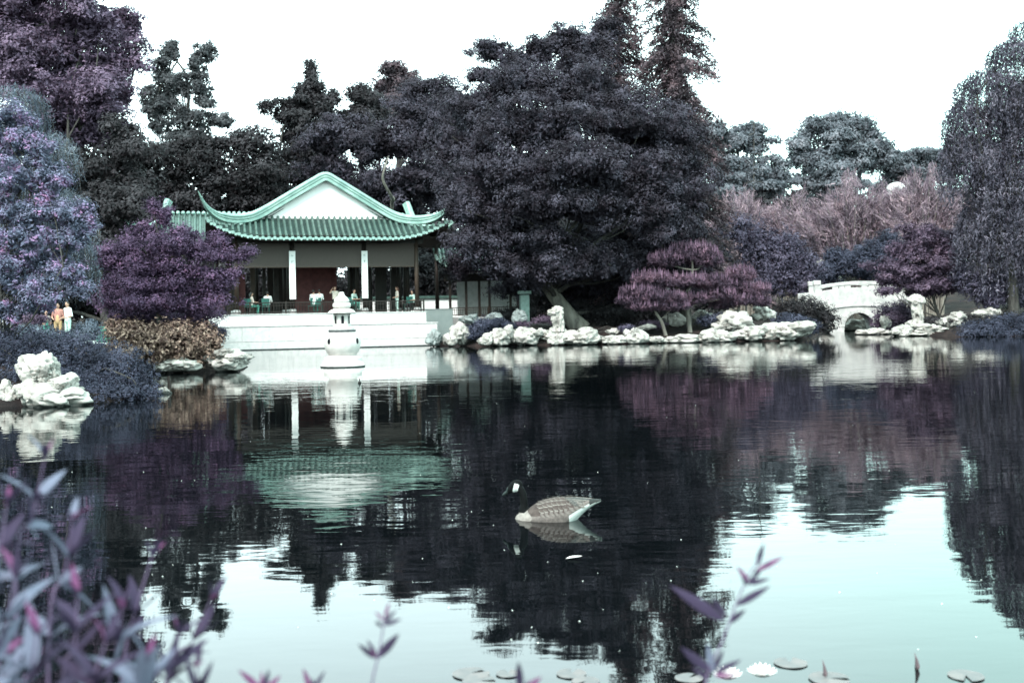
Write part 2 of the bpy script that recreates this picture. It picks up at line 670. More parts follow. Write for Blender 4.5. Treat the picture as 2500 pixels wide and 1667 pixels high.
PD, YAW = 62.0, R(16.0)
pc = P(804, 770, PD)
PAV = empty('waterside_pavilion', (pc.x, pc.y, 0.0), YAW)
tag(PAV, 'open waterside pavilion with curved green tiled roof and white gable', 'pavilion')
DZ = 2.04                                    # deck level
UL, UR = -8.6, 5.62

# podium: two courses of granite blocks below, plastered wall above
rr = random.Random(4)
pod = MB().box(((UL + 6.2) / 2, 4.0, 0.42), (6.16 - UL - 0.5, 8.6, 1.78)).build('podium_core', STONE, PAV)
for row, (z0, z1) in enumerate(((-0.45, 0.46), (0.47, 1.31))):
    u = UL
    while u < 6.2 - 0.05:
        w = min(rr.uniform(1.25, 1.6) if not (row and u == UL) else 0.8, 6.2 - u)
        if 6.2 - (u + w) < 0.5:
            w = 6.2 - u
        MB().box((u + w / 2, -0.62 + rr.uniform(-0.006, 0.006), (z0 + z1) / 2), (w - 0.006, 0.6, z1 - z0 - 0.005)
                 ).build('stone_block', STONE, PAV, bevel=0.005)
        u += w
    MB().box((6.0, 3.8, (z0 + z1) / 2), (0.44, 8.0, z1 - z0 - 0.008)).build('stone_block', STONE, PAV, bevel=0.012)
ALGAE = mat('waterline_algae', (0.045, 0.05, 0.05), (0.02, 0.024, 0.025), 7, 0.6)
MB().box(((UL + 6.2) / 2, -0.62, 0.02), (6.2 - UL + 0.02, 0.62, 0.07)).build('waterline_stain', ALGAE, PAV)
MB().box(((UL + 6.24) / 2, -0.62, 1.345), (6.24 - UL, 0.68, 0.06)).build('ledge', STONE, PAV, bevel=0.015)
MB().box(((UL + UR) / 2, -0.36, (1.375 + DZ - 0.06) / 2), (UR - UL, 0.36, DZ - 0.06 - 1.375)).build('parapet_wall', WHITE, PAV, bevel=0.015)
MB().box((UR - 0.18, 3.9, (1.375 + DZ - 0.06) / 2), (0.36, 8.1, DZ - 0.06 - 1.375)).build('parapet_wall', WHITE, PAV, bevel=0.015)
MB().box(((UL + UR) / 2, -0.36, DZ - 0.035), (UR - UL + 0.1, 0.46, 0.05)).build('coping', STONE, PAV, bevel=0.01)
MB().box(((UL + UR) / 2, 4.4, DZ - 0.12), (UR - UL - 0.4, 9.0, 0.16)).build('deck', DECK, PAV)
# right wing terrace wall, set back
MB().box((7.2, 4.1, 1.2), (2.1, 0.3, 1.85)).build('wing_wall', WHITE, PAV, bevel=0.015)
MB().box((7.2, 4.1, 2.15), (2.2, 0.4, 0.06)).build('coping', STONE, PAV, bevel=0.01)

COLU = [-5.2, -2.08, 2.08, 5.2]


def column(u, v, z0=DZ, z1=6.5, r=0.13, m=WOOD):
    c = MB().tube([(u, v, z0 + 0.24), (u, v, z1)], [r, r * 0.96], n=14).build('column', m, PAV, smooth=True)
    MB().lathe([(r * 1.35, z0 - 0.03), (r * 1.7, z0 + 0.08), (r * 1.7, z0 + 0.14), (r * 1.25, z0 + 0.24)], (u, v, 0), 14
               ).build('column_base', STONE, c, smooth=True)
    return c


for i, u in enumerate(COLU):
    column(u, 0.0, m=WOOD2 if abs(u) > 4 else WOOD)
for v in (3.0, 6.2):
    for u in COLU:
        column(u, v)
# couplet boards on the two middle columns
for u in (-2.08, 2.08):
    b = MB().box((u, -0.2, (2.84 + 5.62) / 2), (0.36, 0.09, 5.62 - 2.84)).build('couplet_board', WHITE, PAV, bevel=0.02)
    mk = MB()
    zz = 5.36
    for k in range(7):
        for _ in range(6):
            if rr.random() < 0.55:
                mk.box((u + rr.uniform(-0.04, 0.04), -0.2468, zz + rr.uniform(-0.07, 0.07)), (rr.uniform(0.06, 0.13), 0.003, 0.014))
            else:
                mk.box((u + rr.uniform(-0.06, 0.06), -0.2472, zz + rr.uniform(-0.04, 0.04)), (0.014, 0.003, rr.uniform(0.06, 0.14)))
        zz -= 0.36
    tag(mk.build('brush_writing', mat('faded_ink', (0.42, 0.40, 0.40), (0.34, 0.32, 0.32), 8), b), kind='stuff')
# rolled-down blinds, one to each bay, with slats
for (a, c) in ((-5.2, -2.08), (-2.08, 2.08), (2.08, 5.2)):
    w = c - a - 0.28
    bl = MB().box(((a + c) / 2, -0.02, 5.40), (w, 0.05, 1.36)).build('blind', BLIND, PAV)
    sl = MB()
    z = 4.74
    while z < 6.06:
        sl.box(((a + c) / 2, -0.05, z), (w - 0.01, 0.012, 0.03))
        z += 0.055
    sl.build('blind_slats', BLIND, bl)
    MB().box(((a + c) / 2, -0.03, 4.70), (w + 0.02, 0.09, 0.05)).build('blind_bar', WOOD2, bl)
# beams under the eave
MB().box((0, 0.0, 6.24), (11.2, 0.22, 0.3)).build('eave_beam', WOOD, PAV)
for u in (-5.2, 5.2):
    MB().box((u, 3.2, 6.24), (0.22, 6.1, 0.3)).build('eave_beam', WOOD, PAV)
MB().box((0, 3.4, 6.42), (10.9, 7.4, 0.06)).build('ceiling', SOFFIT, PAV)


# railing: top and bottom rails, posts, fine balusters
def railing(parent, a, b, z0, h=0.66, m=WOOD, post=2.1, gap=0.16):
    a, b = Vector(a), Vector(b)
    L = (b - a).length
    rz = math.atan2(b.y - a.y, b.x - a.x)
    mid = (a + b) / 2
    tr = MB().box((mid.x, mid.y, z0 + h - 0.03), (L, 0.08, 0.06), rz).build('top_rail', m, parent)
    MB().box((mid.x, mid.y, z0 + 0.09), (L, 0.06, 0.05), rz).build('bottom_rail', m, parent)
    bal = MB()
    n = int(L / gap)
    for i in range(1, n):
        p = a + (b - a) * i / n
        bal.box((p.x, p.y, z0 + h / 2), (0.03, 0.03, h - 0.14), rz)
    bal.box((mid.x, mid.y, z0 + h * 0.72), (L - 0.02, 0.034, 0.028), rz)
    bal.build('balusters', m, tr)
    n = max(1, round(L / post))
    for i in range(n + 1):
        p = a + (b - a) * i / n
        MB().box((p.x, p.y, z0 + h / 2 + 0.02), (0.09, 0.09, h + 0.04), rz).build('rail_post', m, parent, bevel=0.01)


railing(PAV, (UL + 0.1, -0.36, 0), (UR - 0.1, -0.36, 0), DZ - 0.01)
railing(PAV, (UR - 0.2, 0.0, 0), (UR - 0.2, 7.6, 0), DZ - 0.01)

# back of the room: red screen wall, door leaves, posts
MB().box((-0.35, 6.35, 4.0), (3.1, 0.12, 3.95)).build('screen_wall', REDWALL, PAV)
for u in (-1.55, -0.35, 0.85):
    MB().box((u, 6.26, 4.0), (0.07, 0.05, 3.9)).build('screen_batten', REDWALL, PAV)
for u, w in ((-5.4, 0.5), (-4.05, 0.3), (-3.35, 0.22), (-2.6, 0.34), (2.2, 0.6), (3.15, 0.5), (4.05, 0.75), (4.9, 0.3)):
    MB().box((u, 6.35, 4.0), (w, 0.1, 3.95)).build('door_leaf', WOOD if u > -4 else WOOD2, PAV, bevel=0.01)
for u, w in ((-4.75, 0.5), (-6.0, 0.45)):
    MB().box((u, 6.4, 3.3), (w, 0.06, 2.5)).build('door_leaf', REDWALL, PAV)
MB().box((0, 6.35, 5.95), (11, 0.2, 1.0)).build('lintel', WOOD, PAV)

# ---- roof: front skirt, hips, gable
ROOF = empty('roof')
ROOF.parent = PAV
HW, VE, HC = 6.85, -1.35, 3.55


def lift(a, start=3.2, end=6.85, h=1.0, p=2.3):
    t = max(0.0, (abs(a) - start) / (end - start))
    return h * t ** p


def eave(u):
    return 6.28 + lift(u), VE - 0.28 * max(0, (abs(u) - 3.2) / 3.65) ** 2


def skirt_z(u, v):
    z, ve = eave(u)
    s = v - ve
    return z + 0.44 * s + 0.075 * s * s


def hip_v(u):
    return 0.8 if abs(u) <= HC else 0.8 + (eave(HW)[1] - 0.8) * (abs(u) - HC) / (HW - HC)


us = np.linspace(-HW, HW, 61)
mb = MB()
V = []
for u in us:
    v0, v1 = eave(u)[1], max(hip_v(u), eave(u)[1] + 0.02)
    for k in range(7):
        v = v0 + (v1 - v0) * k / 6
        V.append((u, v, skirt_z(u, v)))
F = [(i * 7 + k, (i + 1) * 7 + k, (i + 1) * 7 + k + 1, i * 7 + k + 1) for i in range(60) for k in range(6)]
mb.add(V, F)
mb.add([(x, y + (0.06 if k % 7 == 0 else 0), z - 0.16) for k, (x, y, z) in enumerate(V)], [f[::-1] for f in F], 1)
E = [i * 7 for i in range(61)]
mb.add([V[e] for e in E] + [(V[e][0], V[e][1] + 0.06, V[e][2] - 0.16) for e in E],
       [(i + 1, i, 61 + i, 62 + i) for i in range(60)], 1)
mb.build('skirt_roof', [PAN, SOFFIT], ROOF, smooth=True)
# each rolled row of cover tiles with its round end and drip plate
NT = 42
for i in range(NT):
    u = -HW + 0.16 + (2 * HW - 0.32) * i / (NT - 1)
    ze, ve = eave(u)
    v1 = max(hip_v(u), ve + 0.18)
    t = MB()
    n = 7
    path = [(u, ve - 0.03 + (v1 - ve + 0.03) * k / (n - 1), 0) for k in range(n)]
    path = [(a, b, skirt_z(a, b) + 0.02) for a, b, _ in path]
    sec = [(0.088 * math.cos(math.pi * k / 6), 0.15 * math.sin(math.pi * k / 6)) for k in range(7)]
    VV, FF = [], []
    for (a, b, z) in path:
        VV += [(a + c, b, z + s_) for c, s_ in sec]
    FF = [(j * 7 + k, j * 7 + k + 1, (j + 1) * 7 + k + 1, (j + 1) * 7 + k) for j in range(n - 1) for k in range(6)]
    t.add(VV, [f[::-1] for f in FF], 0)
    a, b, z = path[0]
    t.add([(a + 0.098 * math.cos(2 * math.pi * k / 12), b - 0.012, z + 0.005 + 0.098 * math.sin(2 * math.pi * k / 12)) for k in range(12)],
          [tuple(range(11, -1, -1))], 1)
    du = (2 * HW - 0.32) / (NT - 1) / 2
    zz = eave(min(u + du, HW))[0]
    t.add([(u + du - 0.1, b + 0.004, zz + 0.02), (u + du + 0.1, b + 0.004, zz + 0.02), (u + du + 0.07, b - 0.006, zz - 0.09),
           (u + du, b - 0.012, zz - 0.14), (u + du - 0.07, b - 0.006, zz - 0.09)], [(4, 3, 2, 1, 0)], 1)
    t.build('tile_row', [TILE, TILE_END], ROOF, smooth=False)
# side slopes running back
VB = 7.6
for sgn in (-1, 1):
    mb = MB()
    V = []
    for j in range(25):
        v = eave(HW)[1] + (VB + 1.6 - eave(HW)[1]) * j / 24
        zl = 6.28 + lift(v - 3.2, 1.6, 4.9, 1.0)
        sm = HW if v > 0.8 else max(0.05, (HW - HC) * (v - eave(HW)[1]) / (0.8 - eave(HW)[1]))
        if v > VB - 0.6:
            sm = max(0.05, HW * 0.5 * (VB + 1.6 - v) / 2.2)
        for k in range(9):
            s = sm * k / 8
            V.append((sgn * (HW - s), v, zl * (1 - 0) - (zl - 6.28) * min(1, s / 3.3) + 0.30 * s + 0.03 * s * s))
    F = [(j * 9 + k, (j + 1) * 9 + k, (j + 1) * 9 + k + 1, j * 9 + k + 1) for j in range(24) for k in range(8)]
    mb.add(V, F if sgn > 0 else [f[::-1] for f in F])
    mb.add([(x, y, z - 0.15) for x, y, z in V], F[:], 1)
    for j in range(1, 24):
        pts = [Vector(V[j * 9 + k]) + Vector((0, 0, 0.03)) for k in range(9)]
        mb.tube(pts, 0.09, n=6)
    o = mb.build('side_slope', [TILE, SOFFIT], ROOF, smooth=True)
    MB().box((sgn * 6.0, 3.2, 6.42), (1.5, 7.8, 0.05)).build('soffit', SOFFIT, ROOF)
MB().box((0, -0.55, 6.44), (11.6, 1.3, 0.05)).build('soffit', SOFFIT, ROOF)
# white gable board
g = MB().prism([(-3.85, 7.48), (3.85, 7.48), (0.0, 9.80)], 0.80, 1.1).build('gable_wall', WHITE, ROOF)
MB().prism([(-3.62, 7.50), (3.62, 7.50), (0.0, 9.68)], VB - 0.4, VB - 0.2).build('gable_wall', WHITE, ROOF)
BANDS = [([(-0.24, -0.10), (0.24, -0.10), (0.24, 0.06), (-0.24, 0.06)], RIDGE),
         ([(-0.17, 0.06), (0.17, 0.06), (0.17, 0.11), (-0.17, 0.11)], RIDGE2),
         ([(-0.23, 0.11), (0.23, 0.11), (0.23, 0.20), (-0.23, 0.20)], RIDGE),
         ([(-0.16, 0.20), (0.16, 0.20), (0.16, 0.245), (-0.16, 0.245)], RIDGE2),
         ([(0.22, 0.245), (0.22, 0.32), (0.15, 0.40), (0.0, 0.43), (-0.15, 0.40), (-0.22, 0.32), (-0.22, 0.245)], RIDGE)]
half = [(0.0, 0.66, 9.88), (0.16, 0.66, 9.84), (0.5, 0.66, 9.64), (1.5, 0.66, 9.04), (2.5, 0.66, 8.43), (3.4, 0.62, 7.89), (4.1, 0.42, 7.54), (4.8, 0.0, 7.34), (5.5, -0.5, 7.28),
        (6.1, -1.0, 7.38), (6.55, -1.38, 7.66), (6.9, -1.66, 8.12), (7.2, -1.92, 8.78)]
full = [(-a, b, c) for a, b, c in half[:0:-1]] + half
pth = spline(full, 5)
L = len(pth)
scl = [min(1.0, 0.08 + 0.92 * (min(i, L - 1 - i) / 17) ** 1.1) for i in range(L)]
for prof, m in BANDS:
    MB().sweep(pth, prof, scl).build('ridge_band', m, ROOF, smooth=False, bevel=0.012)
rear = [(a, VB - 0.2, c) for a, b, c in full if abs(a) < 5]
for prof, m in BANDS[::2]:
    MB().sweep(spline(rear, 4), prof).build('ridge_band', m, ROOF)
# little roll tiles along the horn
for sgn in (-1, 1):
    for k in range(5):
        q = pth[3 + 2 * k] if sgn < 0 else pth[L - 4 - 2 * k]
        MB().tube([(q[0], q[1] - 0.02, q[2] + 0.1), (q[0] + sgn * -0.02, q[1] - 0.16, q[2] + 0.12)], 0.035, n=6).build('horn_tile', TILE_END, ROOF)

# ------------------------------------------------------------------ rear hall with a cross ridge
hc = PAV.matrix_basis @ Vector((-1.2, 0, 0))
HALL = empty('rear_hall', (hc.x, hc.y, 0), YAW)
tag(HALL, 'wide tiled hall standing behind the white-gabled pavilion', 'hall')
HV0, HV1, HZ0, HZ1, RH, EH = 8.4, 11.6, 6.75, 8.72, 7.9, 10.6
hr = empty('roof')
hr.parent = HALL


def hz(u, t):
    return HZ0 + (HZ1 - HZ0) * (0.75 * t + 0.25 * t * t) + lift(u, 7.0, EH, 1.1, 2.2) * (1 - t) ** 1.5


us = np.linspace(-EH, EH, 49)
V = []
for u in us:
    tm = 1.0 if abs(u) < RH else max(0.02, 1 - (abs(u) - RH) / (EH - RH))
    for k in range(6):
        t = tm * k / 5
        V.append((u, HV0 + (HV1 - HV0) * t, hz(u, t)))
F = [(i * 6 + k, (i + 1) * 6 + k, (i + 1) * 6 + k + 1, i * 6 + k + 1) for i in range(48) for k in range(5)]
mb = MB().add(V, F)
mb.add([(x, y + 0.02, z - 0.18) for x, y, z in V], [f[::-1] for f in F], 1)
mb.add([(x, 2 * HV1 - y, z) for x, y, z in V], [f[::-1] for f in F])
mb.build('roof_slope', [TILE, SOFFIT], hr, smooth=True)
n = 62
for i in range(n):
    u = -EH + 0.2 + (2 * EH - 0.4) * i / (n - 1)
    tm = 1.0 if abs(u) < RH else max(0.05, 1 - (abs(u) - RH) / (EH - RH))
    t = MB()
    pts = [(u, HV0 - 0.03 + (HV1 - HV0) * tm * k / 5, hz(u, tm * k / 5) + 0.03) for k in range(6)]
    t.tube(pts, 0.11, n=8)
    t.build('tile_row', TILE, hr, smooth=True)
for i in range(48):
    u = -RH + 0.2 + (2 * RH - 0.4) * i / 47
    MB().ellipsoid((u, HV1, HZ1 + 0.12), (0.14, 0.3, 0.16), 8, 5).build('ridge_tile', RIDGE, hr, smooth=True)
for sgn in (-1, 1):
    pts = spline([(sgn * RH, HV1, HZ1 + 0.9), (sgn * (RH + 0.18), HV1 - 0.25, HZ1 + 0.35), (sgn * (RH + 0.45), HV1 - 0.8, HZ1 - 0.5),
                  (sgn * (RH + 1.0), HV1 - 1.4, 7.75), (sgn * (RH + 1.8), HV1 - 2.4, 7.62), (sgn * (EH), HV0 - 0.1, 8.0),
                  (sgn * (EH + 0.55), HV0 - 0.6, 8.9)], 5)
    L = len(pts)
    sc_ = [min(0.85, 0.15 + 0.7 * (L - 1 - i) / 8) for i in range(L)]
    for prof, m in BANDS[::2]:
        MB().sweep(pts, prof, sc_).build('hip_ridge', m, hr)
for u in (-9.6, -7.4, -5.0, -2.5, 2.5, 5.0, 7.4, 9.6):
    MB().tube([(u, 9.3, 1.6), (u, 9.3, 7.2)], 0.14, n=12).build('column', WOOD, HALL, smooth=True)
MB().box((0, 9.3, 6.55), (20, 0.25, 0.35)).build('eave_beam', WOOD, HALL)
for a, b in ((-10, -7.6), (-1.6, 2.0), (7.0, 7.8)):
    MB().box(((a + b) / 2, 13.0, 4.0), (b - a, 0.15, 5.0)).build('wall_panel', WOOD, HALL)
MB().box((0, 11.4, 1.85), (21, 5, 0.3)).build('floor', DECK, HALL)

# white garden wall far behind, seen between the posts
gw = P(930, 740, 84)
gwo = empty('garden_wall', (gw.x, gw.y, 0), YAW)
tag(gwo, 'white garden wall seen through the pavilion posts', 'wall')
MB().box((0, 0, 1.95), (13, 0.3, 2.3)).build('wall_face', WHITE, gwo)
MB().box((0, 0, 3.2), (13.1, 0.6, 0.2)).build('wall_coping', TILE, gwo)

# ------------------------------------------------------------------ covered gallery to the right of the pavilion
gc = P(1192, 760, 73)
GAL = empty('covered_gallery', (gc.x, gc.y, 0), R(8))
tag(GAL, 'dark posted covered walkway with pale wall under the big tree', 'walkway')
MB().box((0.2, 2.4, 2.9), (4.2, 0.15, 2.4)).build('wall_face', mat('plaster_painted_shade', (0.55, 0.56, 0.56), (0.4, 0.42, 0.42), 3, 0.9), GAL)  # white wall greyed: shade under the roof put into its colour
for u in (-2.6, -1.5, -0.6, 0.1, 1.55, 2.6):
    MB().box((u, 0, 2.7), (0.17, 0.17, 3.6)).build('post', WOOD, GAL, bevel=0.01)
MB().box((0, 0.9, 1.35), (6, 2.6, 0.5)).build('plinth', STONE, GAL)
MB().box((0, 0, 4.3), (6, 0.2, 0.5)).build('eave_beam', WOOD, GAL)
railing(GAL, (-2.6, -0.1, 0), (2.6, -0.1, 0), 1.65, 0.62, WOOD2, 2.6, 0.14)
rf = MB()
V, F = [], []
for i in range(17):
    u = -3.6 + 7.2 * i / 16
    for k in range(5):
        t = k / 4
        V.append((u, -1.2 + 3.2 * t, 4.75 + 1.6 * (0.7 * t + 0.3 * t * t) + lift(u, 2.0, 3.6, 0.75) * (1 - t)))
F = [(i * 5 + k, (i + 1) * 5 + k, (i + 1) * 5 + k + 1, i * 5 + k + 1) for i in range(16) for k in range(4)]
rf.add(V, F)
rf.add([(x, y, z - 0.15) for x, y, z in V], [f[::-1] for f in F], 1)
gr = rf.build('roof', [TILE, SOFFIT], GAL, smooth=True)
for i in range(25):
    u = -3.5 + 7.0 * i / 24
    MB().tube([(u, -1.25 + 3.2 * k / 4, 4.78 + 1.6 * (0.7 * k / 4 + 0.3 * (k / 4) ** 2) + lift(u, 2.0, 3.6, 0.75) * (1 - k / 4)) for k in range(5)],
              0.1, n=7).build('tile_row', [TILE], gr, smooth=True)

# ------------------------------------------------------------------ stone lantern standing in the pond
ld = 38.9
lc = P(837, 895, ld)
LAN = empty('stone_lantern', (lc.x, lc.y, 0), R(14))
LAN.scale = (1.0, 1.0, 1.035)
tag(LAN, 'white stone pagoda lantern with round drum standing in the pond', 'lantern')
LST = mat('lantern_stone', (0.64, 0.57, 0.55), (0.52, 0.47, 0.455), 5, 0.8, 0.2, bump=0.004, bscale=30, detail=8)
PITM = mat('painted_hollow', (0.02, 0.02, 0.025), (0.012, 0.012, 0.015), 5, 0.95, 0.0)  # near-black for solid plugs: the openings' inner shade is put into the colour
MB().lathe([(0.80, -0.6), (0.80, 0.04), (0.79, 0.07), (0.76, 0.09), (0.73, 0.17), (0.70, 0.18), (0.69, 0.32), (0.60, 0.36), (0.5, 0.40)], n=40
           ).build('base', LST, LAN, smooth=False)
MB().lathe([(0.806, -0.05), (0.806, 0.045)], n=40).build('waterline_stain', ALGAE, LAN)
dr = MB().lathe([(0.47, 0.38), (0.50, 0.42), (0.585, 0.53), (0.645, 0.68), (0.668, 0.83), (0.655, 0.98), (0.60, 1.12), (0.54, 1.19), (0.47, 1.22)], n=40
                ).build('drum', LST, LAN, smooth=True)
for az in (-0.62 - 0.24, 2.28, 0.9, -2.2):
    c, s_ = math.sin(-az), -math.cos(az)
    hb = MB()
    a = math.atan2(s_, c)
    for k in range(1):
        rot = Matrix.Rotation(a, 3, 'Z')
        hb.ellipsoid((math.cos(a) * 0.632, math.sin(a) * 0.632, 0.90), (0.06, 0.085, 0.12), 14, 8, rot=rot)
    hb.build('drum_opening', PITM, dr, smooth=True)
MB().lathe([(0.46, 1.215), (0.49, 1.23), (0.50, 1.29), (0.46, 1.31)], n=36).build('drum_lid', mat('lantern_dark_stone', (0.11, 0.11, 0.115), (0.06, 0.06, 0.065), 6, 0.85), LAN)
lb = MB()
for k in range(6):
    pass
MB().lathe([(0.44, 1.31), (0.44, 1.38), (0.36, 1.40)], n=36).build('light_box_foot', LST, LAN)
bx = MB().lathe([(0.315, 1.39), (0.315, 1.86), (0.30, 1.88)], n=6).build('light_box', LST, LAN)
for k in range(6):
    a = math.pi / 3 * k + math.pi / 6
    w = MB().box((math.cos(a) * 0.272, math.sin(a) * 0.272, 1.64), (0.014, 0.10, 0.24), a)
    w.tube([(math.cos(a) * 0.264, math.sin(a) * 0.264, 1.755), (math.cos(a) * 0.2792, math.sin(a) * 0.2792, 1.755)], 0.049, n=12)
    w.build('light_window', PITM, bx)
MB().lathe([(0.40, 1.872), (0.50, 1.885), (0.505, 1.915), (0.47, 1.95), (0.40, 2.0), (0.30, 2.045), (0.26, 2.065)], n=36).build('roof', LST, LAN, smooth=True)
MB().lathe([(0.27, 2.06), (0.32, 2.10), (0.335, 2.16), (0.315, 2.235), (0.26, 2.265)], n=30).build('ring', LST, LAN, smooth=True)
MB().lathe([(0.25, 2.26), (0.285, 2.30), (0.27, 2.36), (0.20, 2.44), (0.13, 2.50), (0.095, 2.56), (0.085, 2.625), (0.05, 2.635)], n=26).build('finial', LST, LAN, smooth=True)

# ------------------------------------------------------------------ stone arch bridge
BD = 78.0
bc = P(2097.5, 800, BD)
BRI = empty('arch_bridge', (bc.x, bc.y, 0), R(-6))
tag(BRI, 'small white stone arch bridge with slotted parapet', 'bridge')
BST = mat('bridge_stone', (0.62, 0.57, 0.56), (0.42, 0.40, 0.395), 2.0, 0.85, 0.2, bump=0.01, bscale=12, detail=8)
US = np.linspace(-2.9, 4.2, 80)


def ztop(u):
    return 3.70 - 0.036 * (u - 0.1) ** 2


def zband(u):
    return 1.86 - 0.045 * u * u


def zarch(u):
    return 0.35 + math.sqrt(max(0.0, 1.06 ** 2 - u * u)) if abs(u) < 1.06 else -0.4


mb = MB()
for y0, flip in ((0.0, False), (2.6, True)):
    for i in range(len(US) - 1):
        a, b = US[i], US[i + 1]
        q = [(a, y0, zarch(a)), (b, y0, zarch(b)), (b, y0, zband(b)), (a, y0, zband(a))]
        mb.add(q, [(0, 1, 2, 3) if not flip else (3, 2, 1, 0)])
for i in range(len(US) - 1):
    a, b = US[i], US[i + 1]
    mb.add([(a, 0, zarch(a)), (a, 2.6, zarch(a)), (b, 2.6, zarch(b)), (b, 0, zarch(b))], [(0, 1, 2, 3)])
    mb.add([(a, 0, zband(a)), (b, 0, zband(b)), (b, 2.6, zband(b)), (a, 2.6, zband(a))], [(0, 1, 2, 3)])
mb.build('arch_wall', BST, BRI)
# arch ring of cut stones
nv = 15
for k in range(nv):
    t0, t1 = math.pi * k / nv + 0.012, math.pi * (k + 1) / nv - 0.012
    poly = [(1.03 * math.cos(t0), 0.35 + 1.03 * math.sin(t0)), (1.30 * math.cos(t0), 0.35 + 1.30 * math.sin(t0)),
            (1.30 * math.cos(t1), 0.35 + 1.30 * math.sin(t1)), (1.03 * math.cos(t1), 0.35 + 1.03 * math.sin(t1))]
    MB().prism(poly, -0.05, 0.3).build('arch_stone', BST, BRI, bevel=0.01)


def arcbar(name, zf0, zf1, y0, y1, u0=-2.9, u1=4.2, n=30, m=BST):
    mb = MB()
    uu = np.linspace(u0, u1, n)
    V = []
    for u in uu:
        V += [(u, y0, zf0(u)), (u, y1, zf0(u)), (u, y1, zf1(u)), (u, y0, zf1(u))]
    F = [(4 * i + k, 4 * i + 4 + k, 4 * i + 4 + (k + 1) % 4, 4 * i + (k + 1) % 4) for i in range(n - 1) for k in range(4)]
    F += [(3, 2, 1, 0), tuple(4 * (n - 1) + k for k in range(4))]
    mb.add(V, [f[::-1] for f in F])
    return mb.build(name, m, BRI, bevel=0.015)


arcbar('string_course', lambda u: zband(u) + 0.003, lambda u: zband(u) + 0.10, -0.09, 2.69)
for y0 in (0.02, 2.34):
    arcbar('parapet', lambda u: zband(u) + 0.103, lambda u: ztop(u) - 0.46, y0, y0 + 0.24)
    arcbar('parapet_cap', lambda u: ztop(u) - 0.24, lambda u: ztop(u), y0 - 0.04, y0 + 0.28)
    for u in (-2.75, -1.2, -0.75, 0.95, 1.4, 3.4, 4.0):
        MB().box((u, y0 + 0.12, ztop(u) - 0.35), (0.42 if abs(u) < 2.5 else 0.3, 0.22, 0.225)).build('parapet_block', BST, BRI)
arcbar('deck', lambda u: zband(u) + 0.9, lambda u: zband(u) + 1.0, 0.27, 2.33)
for y0 in (0.14, 2.46):
    p = MB().box((-2.95, y0, 2.4), (0.42, 0.42, 2.2)).build('end_post', BST, BRI, bevel=0.02)
    MB().box((-2.95, y0, 3.62), (0.52, 0.52, 0.34)).build('post_cap', BST, p, bevel=0.04)
    MB().box((-3.55, y0, 2.2), (0.85, 0.3, 1.4)).build('wing_block', BST, BRI, bevel=0.05)

# stone post beside the gallery
q = P(1281, 770, 64)
t = empty('stone_post', (q.x, q.y, gz(q.x, q.y) - 0.1), R(10))
tag(t, 'pale green square stone post with cap beside the leaning trunk', 'post')
GST = mat('mossy_stone', (0.23, 0.29, 0.27), (0.14, 0.19, 0.175), 4, 0.9)
zt = P(1281, 712, 64).z - t.location.z
MB().box((0, 0, zt / 2 - 0.1), (0.52, 0.52, zt - 0.2)).build('shaft', GST, t, bevel=0.02)
MB().box((0, 0, zt - 0.05), (0.72, 0.72, 0.2)).build('cap', GST, t, bevel=0.04)

# garden lamp among the pines
q = P(1630, 745, 64)
t = empty('garden_lamp', (q.x, q.y, gz(q.x, q.y) - 0.05))
tag(t, 'small white globe garden lamp behind the pink pine', 'lamp')
zt = P(1630, 705, 64).z - t.location.z
MB().tube([(0, 0, 0), (0, 0, zt - 0.1)], 0.035, n=8).build('pole', WOOD, t)
MB().ellipsoid((0, 0, zt), (0.13, 0.13, 0.14), 14, 8).build('globe', mat('opal_glass', (0.85, 0.86, 0.84), (0.8, 0.8, 0.78), 4, 0.3), t, smooth=True)

# white dome of a far building above the bamboo
q = P(2188, 458, 125)
t = empty('domed_building', (q.x, q.y, gz(q.x, q.y)))
tag(t, 'far white dome showing above the pink bamboo', 'dome')
zb = q.z - t.location.z
MB().lathe([(1.0, 0), (1.0, zb - 0.6), (1.06, zb - 0.5)], n=20).build('drum_wall', WHITE, t)
MB().lathe([(1.15, zb - 0.5), (1.14, zb - 0.1), (0.96, zb + 0.24), (0.65, zb + 0.46), (0.28, zb + 0.58), (0.04, zb + 0.6)], n=20).build('dome', WHITE, t, smooth=True)

# ------------------------------------------------------------------ limestone rocks
ROCK = mat('pale_limestone', (0.45, 0.40, 0.378), (0.15, 0.135, 0.128), 1.8, 0.92, 0.1, bump=0.035, bscale=5, detail=10, lo=0.33, hi=0.52)
ROCK_G = mat('grey_limestone', (0.30, 0.31, 0.31), (0.16, 0.17, 0.17), 2.4, 0.9, 0.15, bump=0.05, bscale=7, detail=9, lo=0.36, hi=0.56)
_ico = {}
_rt = np.random.default_rng(77)
_G = unit(_rt.normal(size=(512, 3)))
_PM = _rt.permutation(512)


def pnoise(p):
    """gradient noise for many points at once"""
    i0 = np.floor(p).astype(int)
    f = p - i0
    u = f * f * f * (f * (f * 6 - 15) + 10)
    out = 0
    for a in (0, 1):
        for b in (0, 1):
            for c in (0, 1):
                h = _PM[(_PM[(_PM[(i0[:, 0] + a) & 511] + i0[:, 1] + b) & 511] + i0[:, 2] + c) & 511]
                w = (u[:, 0] if a else 1 - u[:, 0]) * (u[:, 1] if b else 1 - u[:, 1]) * (u[:, 2] if c else 1 - u[:, 2])
                out = out + w * np.sum(_G[h] * (f - np.array((a, b, c))), 1)
    return out


